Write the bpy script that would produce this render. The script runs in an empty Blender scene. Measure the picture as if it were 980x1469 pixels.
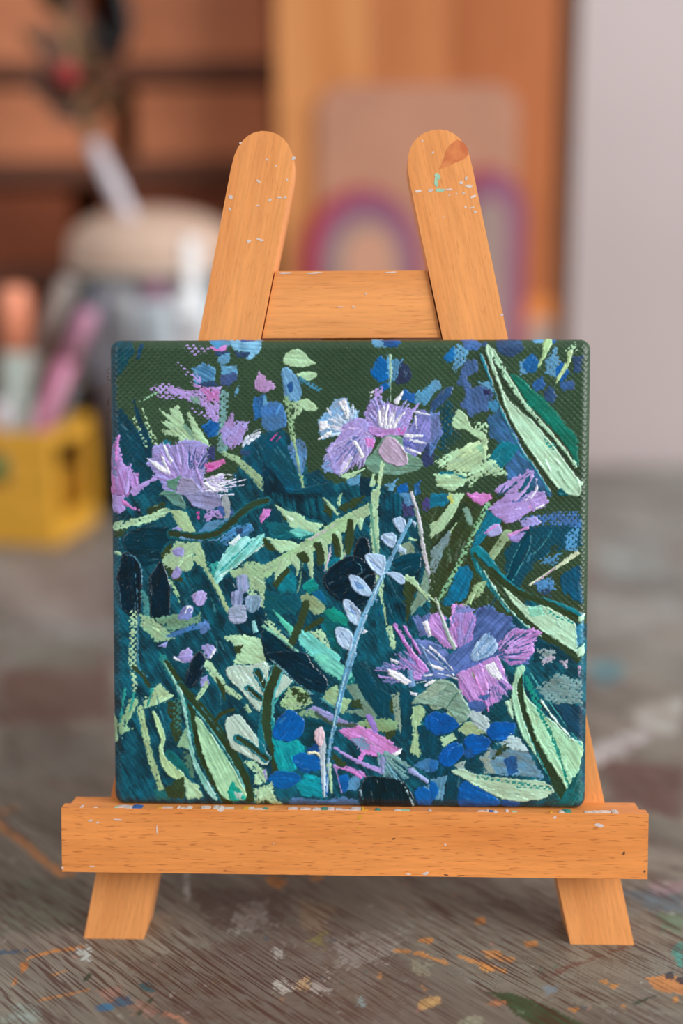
import bpy, bmesh, math, random
import numpy as np
from mathutils import Matrix, Vector

random.seed(7)
SC = bpy.context.scene
COL = SC.collection
R = math.radians

# ------------------------------------------------------------------ render look
SC.view_settings.view_transform = 'Standard'
SC.view_settings.look = 'None'
SC.view_settings.gamma = 1.0
SC.view_settings.exposure = 0.0
SC.view_settings.use_curve_mapping = False
SC.cycles.use_denoising = True
SC.cycles.max_bounces = 10
SC.cycles.sample_clamp_indirect = 6.0

# ------------------------------------------------------------------ camera solved from the photograph
TZ = 0.75                                   # table top above the floor
FPX, PW, PH = 1750.0, 980.0, 1469.0
PITCH, ROLL = R(16.0), -0.007065
CAM = np.array([-0.0041, -0.3440, TZ + 0.24456])
FWD = np.array([0, math.cos(PITCH), -math.sin(PITCH)])
UPV = np.array([0, math.sin(PITCH), math.cos(PITCH)])

cd = bpy.data.cameras.new('camera')
cam = bpy.data.objects.new('camera', cd)
COL.objects.link(cam)
cam.matrix_world = Matrix.Translation(CAM) @ Matrix.Rotation(R(90) - PITCH, 4, 'X') @ Matrix.Rotation(ROLL, 4, 'Z')
cd.sensor_fit = 'VERTICAL'
cd.sensor_height = 36.0
cd.lens = FPX * 36.0 / PH
cd.clip_start = 0.02
cd.dof.use_dof = True
cd.dof.focus_distance = 0.382
cd.dof.aperture_fstop = 2.5
SC.camera = cam


def ray(px, py):
    px = np.asarray(px, float); py = np.asarray(py, float)
    a, b = px - PW / 2, py - PH / 2
    q = -ROLL
    a, b = a * math.cos(q) - b * math.sin(q), b * math.cos(q) + a * math.sin(q)
    d = FWD + (a / FPX)[..., None] * np.array([1, 0, 0]) - (b / FPX)[..., None] * UPV
    return d


def at_plane(px, py, o, n):
    d = ray(px, py)
    s = ((o - CAM) @ n) / (d @ n)
    return CAM + s[..., None] * d


def at_y(px, py, Y):
    return at_plane(px, py, np.array([0, Y, 0.]), np.array([0, 1., 0]))


def at_z(px, py, z=TZ):
    return at_plane(px, py, np.array([0, 0, z]), np.array([0, 0, 1.]))


# ------------------------------------------------------------------ small helpers
def lin(c):
    c = np.asarray(c, float) / 255.0
    return np.where(c <= 0.04045, c / 12.92, ((c + 0.055) / 1.055) ** 2.4)


def rgba(c):
    return tuple(lin(c)) + (1.0,)


def empty(name, M, label=None, cat=None, group=None):
    o = bpy.data.objects.new(name, None)
    COL.objects.link(o)
    o.empty_display_size = 0.02
    o.matrix_world = M
    o['_m'] = 0
    del o['_m']
    if label: o['label'] = label
    if cat: o['category'] = cat
    if group: o['group'] = group
    return o


def link(name, me, mats, M=Matrix.Identity(4), parent=None, PM=None, smooth=False):
    """one mesh object at world matrix M; PM is the world matrix of its parent"""
    o = bpy.data.objects.new(name, me)
    COL.objects.link(o)
    for m in (mats if isinstance(mats, (list, tuple)) else [mats]):
        me.materials.append(m)
    if parent is not None:
        o.parent = parent
        o.matrix_basis = PM.inverted() @ M
    else:
        o.matrix_world = M
    if smooth:
        me.polygons.foreach_set('use_smooth', [True] * len(me.polygons))
    return o


def tag(o, label, cat, group=None):
    o['label'] = label; o['category'] = cat
    if group: o['group'] = group
    return o


def bm_mesh(bm, name='m'):
    me = bpy.data.meshes.new(name)
    bmesh.ops.recalc_face_normals(bm, faces=bm.faces)
    bm.to_mesh(me); bm.free()
    return me


def add_prism(bm, pts, z0, z1, bev=0.0, seg=2, mat=0):
    """closed outline (x, y) extruded from z0 to z1, its edges bevelled"""
    n = len(pts)
    a = [bm.verts.new((x, y, z0)) for x, y in pts]
    b = [bm.verts.new((x, y, z1)) for x, y in pts]
    fs = [bm.faces.new(a[::-1]), bm.faces.new(b)]
    for i in range(n):
        fs.append(bm.faces.new((a[i], a[(i + 1) % n], b[(i + 1) % n], b[i])))
    for f in fs: f.material_index = mat
    if bev > 0:
        es = {e for f in fs for e in f.edges}
        es = [e for e in es if e.is_manifold and e.calc_face_angle(0) > R(25)]
        bmesh.ops.bevel(bm, geom=es, offset=bev, segments=seg, profile=0.5, affect='EDGES')
    return a, b


def add_box(bm, x0, x1, y0, y1, z0, z1, bev=0.0, seg=2, mat=0):
    return add_prism(bm, [(x0, y0), (x1, y0), (x1, y1), (x0, y1)], z0, z1, bev, seg, mat)


def add_lathe(bm, prof, seg=48, cx=0, cy=0, mat=0, caps=True):
    rings = []
    for r, z in prof:
        if r < 1e-6:
            rings.append([bm.verts.new((cx, cy, z))])
        else:
            rings.append([bm.verts.new((cx + r * math.cos(2 * math.pi * k / seg), cy + r * math.sin(2 * math.pi * k / seg), z)) for k in range(seg)])
    for p, q in zip(rings, rings[1:]):
        if len(p) == 1 and len(q) == 1: continue
        for k in range(seg):
            k2 = (k + 1) % seg
            if len(p) == 1: f = bm.faces.new((p[0], q[k], q[k2]))
            elif len(q) == 1: f = bm.faces.new((p[k], p[k2], q[0]))
            else: f = bm.faces.new((p[k], p[k2], q[k2], q[k]))
            f.material_index = mat; f.smooth = True
    if caps:
        for rr in (rings[0], rings[-1]):
            if len(rr) > 1: bm.faces.new(rr).material_index = mat


def add_tube(bm, pts, rad, seg=10, mat=0):
    """tube along points with a radius each"""
    pts = [Vector(p) for p in pts]
    rad = list(rad) if hasattr(rad, '__len__') else [rad] * len(pts)
    rings = []
    for i, p in enumerate(pts):
        t = (pts[min(i + 1, len(pts) - 1)] - pts[max(i - 1, 0)]).normalized()
        x = t.orthogonal().normalized() if i == 0 else (rx - t * rx.dot(t)).normalized()
        rx = x
        y = t.cross(x)
        rings.append([bm.verts.new(p + rad[i] * (math.cos(2 * math.pi * k / seg) * x + math.sin(2 * math.pi * k / seg) * y)) for k in range(seg)])
    for p, q in zip(rings, rings[1:]):
        for k in range(seg):
            f = bm.faces.new((p[k], p[(k + 1) % seg], q[(k + 1) % seg], q[k])); f.smooth = True; f.material_index = mat
    for rr in (rings[0][::-1], rings[-1]):
        bm.faces.new(rr).material_index = mat


# ------------------------------------------------------------------ procedural materials
def mat_new(name):
    m = bpy.data.materials.new(name); m.use_nodes = True
    nt = m.node_tree
    b = nt.nodes['Principled BSDF']
    return m, nt, b


def N(nt, typ, **kw):
    n = nt.nodes.new(typ)
    for k, v in kw.items():
        if k in n.inputs: n.inputs[k].default_value = v
        else: setattr(n, k, v)
    return n


def ramp(nt, fac, stops):
    r = nt.nodes.new('ShaderNodeValToRGB')
    el = r.color_ramp.elements
    while len(el) < len(stops): el.new(0.5)
    for e, (p, c) in zip(el, stops):
        e.position = p; e.color = rgba(c) if len(c) == 3 else c
    nt.links.new(fac, r.inputs['Fac'])
    return r.outputs['Color']


def mixc(nt, fac, a, b, mode='MIX'):
    m = nt.nodes.new('ShaderNodeMix'); m.data_type = 'RGBA'; m.blend_type = mode
    for sock, v in ((m.inputs[0], fac), (m.inputs[6], a), (m.inputs[7], b)):
        if isinstance(v, bpy.types.NodeSocket): nt.links.new(v, sock)
        elif isinstance(v, (int, float)): sock.default_value = v
        else: sock.default_value = rgba(v)
    return m.outputs[2]


def plain(name, c, rough=0.5, var=0.08, scale=40.0, spec=0.5, bump=0.0):
    """one colour with slight noise variation"""
    m, nt, b = mat_new(name)
    tc = N(nt, 'ShaderNodeTexCoord')
    n = N(nt, 'ShaderNodeTexNoise', Scale=scale, Detail=4.0)
    nt.links.new(tc.outputs['Object'], n.inputs['Vector'])
    c = np.array(c, float)
    col = ramp(nt, n.outputs['Fac'], [(0.3, np.clip(c * (1 - var), 0, 255)), (0.7, np.clip(c * (1 + var), 0, 255))])
    nt.links.new(col, b.inputs['Base Color'])
    b.inputs['Roughness'].default_value = rough
    b.inputs['Specular IOR Level'].default_value = spec
    if bump:
        bp = N(nt, 'ShaderNodeBump', Strength=bump, Distance=0.001)
        nt.links.new(n.outputs['Fac'], bp.inputs['Height'])
        nt.links.new(bp.outputs['Normal'], b.inputs['Normal'])
    return m


def wood(name, light, dark, fleck, scale=1.0, fleck_amt=0.6, rough=0.45, axis=0, spec=0.4):
    """wood whose grain runs along the object's own x (axis 0), y or z"""
    m, nt, b = mat_new(name)
    tc = N(nt, 'ShaderNodeTexCoord')

    def stretched(along, across, detail=3.0, dist=0.0):
        mp = N(nt, 'ShaderNodeMapping')
        s = [across * scale] * 3; s[axis] = along * scale
        mp.inputs['Scale'].default_value = s
        nt.links.new(tc.outputs['Object'], mp.inputs['Vector'])
        n = N(nt, 'ShaderNodeTexNoise', Scale=1.0, Detail=detail, Distortion=dist)
        nt.links.new(mp.outputs['Vector'], n.inputs['Vector'])
        return n.outputs['Fac']
    broad = stretched(9, 75, 3.0, 0.6)
    fine = stretched(60, 900, 2.0)
    fl = stretched(190, 2300, 1.0)
    col = ramp(nt, broad, [(0.30, dark), (0.50, light), (0.72, np.clip(np.array(light, float) * 1.05, 0, 255))])
    f1 = ramp(nt, fine, [(0.30, (0.80,) * 3 + (1,)), (0.62, (1.04,) * 3 + (1,))])
    col = mixc(nt, 0.55, col, f1, 'MULTIPLY')
    f2 = ramp(nt, fl, [(0.61, (0, 0, 0, 1)), (0.70, (1, 1, 1, 1))])
    mm = N(nt, 'ShaderNodeMath', operation='MULTIPLY'); mm.inputs[1].default_value = fleck_amt
    nt.links.new(f2, mm.inputs[0])
    col = mixc(nt, mm.outputs[0], col, fleck)
    nt.links.new(col, b.inputs['Base Color'])
    b.inputs['Roughness'].default_value = rough
    b.inputs['Specular IOR Level'].default_value = spec
    bp = N(nt, 'ShaderNodeBump', Strength=0.12, Distance=0.0004)
    nt.links.new(fine, bp.inputs['Height'])
    nt.links.new(bp.outputs['Normal'], b.inputs['Normal'])
    return m


# ------------------------------------------------------------------ the painter: strokes of real thickness on a grid
def vnoise(x, y, seed=0):
    xi = np.floor(x).astype(np.int64); yi = np.floor(y).astype(np.int64)
    fx = x - xi; fy = y - yi
    fx = fx * fx * (3 - 2 * fx); fy = fy * fy * (3 - 2 * fy)

    def h(a, b):
        n = (a * 374761393 + b * 668265263 + seed * 974634757) & 0xFFFFFFFF
        n = ((n ^ (n >> 13)) * 1274126177) & 0xFFFFFFFF
        return ((n ^ (n >> 16)) & 0xFFFF) / 65535.0
    return (h(xi, yi) * (1 - fx) + h(xi + 1, yi) * fx) * (1 - fy) + (h(xi, yi + 1) * (1 - fx) + h(xi + 1, yi + 1) * fx) * fy


def sst(a, b, x):
    t = np.clip((x - a) / (b - a), 0, 1)
    return t * t * (3 - 2 * t)


def catmull(pts, closed=True, n=5):
    P = np.asarray(pts, float); L = len(P); out = []
    rng = range(L) if closed else range(L - 1)
    for i in rng:
        p0, p1, p2, p3 = [P[(i + k) % L] if closed else P[min(max(i + k, 0), L - 1)] for k in (-1, 0, 1, 2)]
        for t in np.linspace(0, 1, n, endpoint=False):
            out.append(0.5 * (2 * p1 + (p2 - p0) * t + (2 * p0 - 5 * p1 + 4 * p2 - p3) * t * t + (3 * p1 - p0 - 3 * p2 + p3) * t ** 3))
    if not closed: out.append(P[-1])
    return np.array(out)


class Painter:
    """rows ys, columns xs in millimetres; rgb is sRGB 0-255, hgt in millimetres"""
    def __init__(self, xs, ys, px=0.217):
        self.xs, self.ys, self.px = xs, ys, px           # px: millimetres per photo pixel
        self.rgb = np.zeros((len(ys), len(xs), 3), np.float32)
        self.hgt = np.zeros((len(ys), len(xs)), np.float32)
        self.weave = np.ones((len(ys), len(xs)), np.float32)
        self.bump = np.zeros((len(ys), len(xs)), np.float32)
        self.k = 0

    def window(self, lo, hi):
        i0, i1 = np.searchsorted(self.xs, [lo[0], hi[0]]); j0, j1 = np.searchsorted(self.ys, [lo[1], hi[1]])
        return slice(j0, j1), slice(i0, i1)

    def lay(self, sl, d, X, Y, ang, c, o):
        """d: distance inside the stroke in photo pixels"""
        if d.size == 0: return
        self.k += 1; sd = self.k
        x, y = X / self.px, Y / self.px                  # noise in photo pixels
        e = o.get('e', 1.6)
        nz = vnoise(x / 3.1, y / 3.1, sd) - .5 + .6 * (vnoise(x / 1.4, y / 1.4, sd + 50) - .5)
        ca, sa = math.cos(ang), math.sin(ang)
        q, p = -x * sa + y * ca, x * ca + y * sa
        st = vnoise(q / 1.3, p / 34., sd + 7) - .5 + .6 * (vnoise(q / 3.2, p / 50., sd + 9) - .5)
        big = vnoise(x / 9.0, y / 9.0, sd + 70) - .5
        dd = d + e * 1.2 * nz + e * .7 * st + e * .9 * big
        mot = .6 * big + .7 * (vnoise(x / 17., y / 17., sd + 80) - .5) + .5 * (vnoise(q / 6., p / 26., sd + 81) - .5)
        al = np.clip(dd + .5, 0, 1)
        dry = o.get('d', 0.0)
        if dry > 0:
            wv = self.bump[sl]
            thr = dry * 1.25 - .38 - .30 * sst(0, 10, d)
            al = al * sst(thr - .12, thr + .12, wv * .5 + .55 * (nz + st * .7) + .15)
        al = al * o.get('o', 1.0)
        s = o.get('s', .16)
        cc = np.asarray(c, float)
        c2 = o.get('c2')
        if c2 is not None:
            w = np.clip(.5 + .9 * st + 1.3 * mot, 0, 1)[..., None] * o.get('m', .85)
            colr = cc * (1 - w) + np.asarray(c2, float) * w
        else:
            colr = cc[None, None] * np.ones(d.shape + (1,))
        colr = colr * (1 + s * (.75 * st + .35 * nz + .95 * mot))[..., None] + (np.array([-7., 3., 8.]) * (mot + .4 * st)[..., None])
        a3 = al[..., None]
        self.rgb[sl] = self.rgb[sl] * (1 - a3) + colr * a3
        t = o.get('t', .22)
        self.weave[sl] *= 1 - al * min(.9, t * 1.25)
        body = sst(-.5, 2.5, dd)
        self.hgt[sl] = self.hgt[sl] * (1 - .5 * al) + al * t * .36 * (body + .45 * st + .3 * nz + .5 * mot)
        rg = o.get('r', 0.0)
        if rg > 0:
            self.hgt[sl] += rg * .50 * np.exp(-((dd - 1.0) / 1.1) ** 2) * (.6 + .8 * vnoise(x / 9., y / 9., sd + 3))

    def poly(self, pts, c, **o):
        P = np.asarray(pts, float)
        lo, hi = P.min(0) - 3, P.max(0) + 3
        sl = self.window(lo, hi)
        X, Y = np.meshgrid(self.xs[sl[1]], self.ys[sl[0]])
        if X.size == 0: return
        best = np.full(X.shape, 1e9); ins = np.zeros(X.shape, bool)
        n = len(P)
        for i in range(n):
            a, b = P[i], P[(i + 1) % n]
            v = b - a; L2 = v @ v
            if L2 < 1e-12: continue
            wx, wy = X - a[0], Y - a[1]
            t = np.clip((wx * v[0] + wy * v[1]) / L2, 0, 1)
            best = np.minimum(best, (wx - t * v[0]) ** 2 + (wy - t * v[1]) ** 2)
            if abs(b[1] - a[1]) > 1e-12:
                cr = ((a[1] > Y) != (b[1] > Y)) & (X < (b[0] - a[0]) * (Y - a[1]) / (b[1] - a[1]) + a[0])
                ins ^= cr
        d = np.sqrt(best) / self.px
        d = np.where(ins, d, -d)
        if 'a' in o: ang = o['a']
        else:
            Q = P - P.mean(0)
            w, V = np.linalg.eigh(Q.T @ Q); ang = math.atan2(V[1, 1], V[0, 1])
        self.lay(sl, d, X, Y, ang, c, o)

    def line(self, pts, c, w0, w1, **o):
        """tapered stroke; widths in photo pixels"""
        P = catmull(pts, False, 6) if len(pts) > 2 else np.asarray(pts, float)
        n = len(P)
        seg = np.r_[0, np.cumsum(np.linalg.norm(np.diff(P, axis=0), axis=1))]; seg /= max(seg[-1], 1e-9)
        W = (w0 + (w1 - w0) * seg) * .5
        m = max(w0, w1) * self.px + 2
        sl = self.window(P.min(0) - m, P.max(0) + m)
        X, Y = np.meshgrid(self.xs[sl[1]], self.ys[sl[0]])
        if X.size == 0: return
        d = np.full(X.shape, -1e9)
        for i in range(n - 1):
            a, b = P[i], P[i + 1]; v = b - a; L2 = v @ v
            if L2 < 1e-12: continue
            t = np.clip(((X - a[0]) * v[0] + (Y - a[1]) * v[1]) / L2, 0, 1)
            dist = np.hypot(X - a[0] - t * v[0], Y - a[1] - t * v[1]) / self.px
            d = np.maximum(d, W[i] + (W[i + 1] - W[i]) * t - dist)
        v = P[-1] - P[0]
        self.lay(sl, d, X, Y, o.get('a', math.atan2(v[1], v[0])), c, o)


PALETTE = dict(OL=(50, 66, 38), DG=(44, 70, 46), TD=(8, 63, 80), TD2=(6, 47, 64), NV=(5, 32, 46), TM=(10, 112, 132), TG=(10, 112, 100),
               TQ=(112, 206, 196), LG=(172, 209, 168), PG=(180, 221, 190), SG=(118, 150, 124), GG=(185, 210, 196), LI=(154, 148, 210), L2=(174, 148, 214),
               PK=(208, 130, 206), VI=(108, 118, 184), MG=(205, 75, 165), BL=(8, 94, 170), B2=(92, 150, 188), NB=(44, 72, 110), PB=(165, 196, 228), WH=(228, 230, 244))
TILES = dict(A=(140, 470), B=(380, 470), C=(620, 470), D=(140, 710), E=(380, 710), F=(620, 710), G=(140, 940), H=(380, 940), I=(620, 940))
BIG = dict(Z=(500, 818), Y=(500, 470), W=(140, 470))


def knife_marks(pt, Q, c, o, rnd):
    """short bristle and knife marks inside a stroke: slightly lighter, darker or shifted paint, with their own relief"""
    k = pt.px
    A = abs(np.sum(Q[:, 0] * np.roll(Q[:, 1], -1) - np.roll(Q[:, 0], -1) * Q[:, 1])) / 2 / k / k
    if o.get('d', 0) > .34: return
    n = int(min(A / 95., 420))
    if 'a' in o: ang = o['a']
    else:
        D = Q - Q.mean(0); w, V = np.linalg.eigh(D.T @ D); ang = math.atan2(V[1, 1], V[0, 1])
    lo, hi = Q.min(0), Q.max(0)

    def inside(p):
        a, b = Q, np.roll(Q, -1, 0)
        m = ((a[:, 1] > p[1]) != (b[:, 1] > p[1])) & (p[0] < (b[:, 0] - a[:, 0]) * (p[1] - a[:, 1]) / (b[:, 1] - a[:, 1] + 1e-12) + a[:, 0])
        return m.sum() % 2 == 1
    L = math.sqrt(A)
    c2 = o.get('c2')
    for _ in range(n):
        p = np.array([rnd.uniform(lo[0], hi[0]), rnd.uniform(lo[1], hi[1])])
        a = ang + rnd.gauss(0, .22)
        d = np.array([math.cos(a), math.sin(a)]) * rnd.uniform(.10, .30) * min(L, 60.) * k
        if not (inside(p) and inside(p + d) and inside(p - d * .6)): continue
        f = rnd.choice([.80, .86, .92, 1.06, 1.12, 1.18, 1.26])
        cc = np.asarray(c, float) * f + np.array([rnd.uniform(-5, 5), rnd.uniform(-3, 6), rnd.uniform(-4, 9)])
        if c2 is not None and rnd.random() < .4: cc = np.asarray(c2, float) * rnd.uniform(.9, 1.12)
        if rnd.random() < .10: cc = cc * .72 + np.array([190, 215, 220]) * .28
        w = rnd.uniform(1.2, 3.6)
        pt.line(np.array([p - d * .6, p + d]), cc, w, w * .4, e=1.4, t=o.get('t', .22) * rnd.uniform(.6, 1.15), s=.12, r=rnd.choice([0, 0, .15, .3]) * min(1, o.get('t', .22) * 2.2), o=rnd.uniform(.55, .95), a=a)


def run_strokes(pt, text, conv, detail=False):
    """conv turns photo pixels into the grid's millimetres"""
    rnd = random.Random(5)
    org, sc = (0., 0.), 1.0
    for ln in text.strip().splitlines():
        ln = ln.split('#')[0].strip()
        if not ln: continue
        if ln[0] == '@':
            k = ln[1:].strip()
            if k == 'X': org, sc = (0., 0.), 1.0
            elif k in BIG: org, sc = BIG[k], 360. / 980.
            else: org, sc = TILES[k], 240. / 980.
            continue
        head, pts = ln.split(':')
        tk = head.split()
        kind, cs = tk[0], tk[1]

        def colour(s):
            return np.array(PALETTE[s] if s in PALETTE else [float(v) for v in s.split('/')])
        c = colour(cs); o = {}
        for t in tk[2:]:
            k, v = t.split('=')
            o[k] = colour(v) if k == 'c2' else float(v)
        if 'a' in o: o['a'] = math.radians(-o['a'])      # given as a screen angle, y down
        P = np.array([[float(v) for v in p.split(',')] for p in pts.split()])
        P = P * sc + org
        M = conv(P)
        if kind in 'PS':
            Q = M if kind == 'P' else catmull(M)
            pt.poly(Q, c, **o)
            if detail: knife_marks(pt, Q, c, o, rnd)
        elif kind == 'L':
            w0 = o.pop('w', 16) * sc; w1 = o.pop('v', None)
            pt.line(M, c, w0, w0 if w1 is None else w1 * sc, **o)
        elif kind == 'F':                                # a fan of fine tapered strokes: focus, then the tips' outline
            n = int(o.pop('n', 14)); f0 = o.pop('f', .35); w = o.pop('w', 14) * sc; j = o.pop('j', .12)
            foc, tips = P[0], P[1:]
            s = np.r_[0, np.cumsum(np.linalg.norm(np.diff(tips, axis=0), axis=1))]; s /= s[-1]
            c2 = o.pop('c2', c)
            for k in range(n):
                u = (k + rnd.random()) / n
                tip = np.array([np.interp(u, s, tips[:, 0]), np.interp(u, s, tips[:, 1])])
                tip = foc + (tip - foc) * (1 - rnd.random() * 2 * j)
                b = foc + (tip - foc) * (f0 + rnd.uniform(-.12, .12))
                mid = (b + tip) / 2 + np.array([rnd.uniform(-1, 1), rnd.uniform(-1, 1)]) * 2.5 * max(sc * 4, .5)
                cc = c + (c2 - c) * rnd.random()
                pt.line(conv(np.array([b, mid, tip])), cc * rnd.uniform(.93, 1.05), w * rnd.uniform(.7, 1.2), w * .35, **o)
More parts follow.
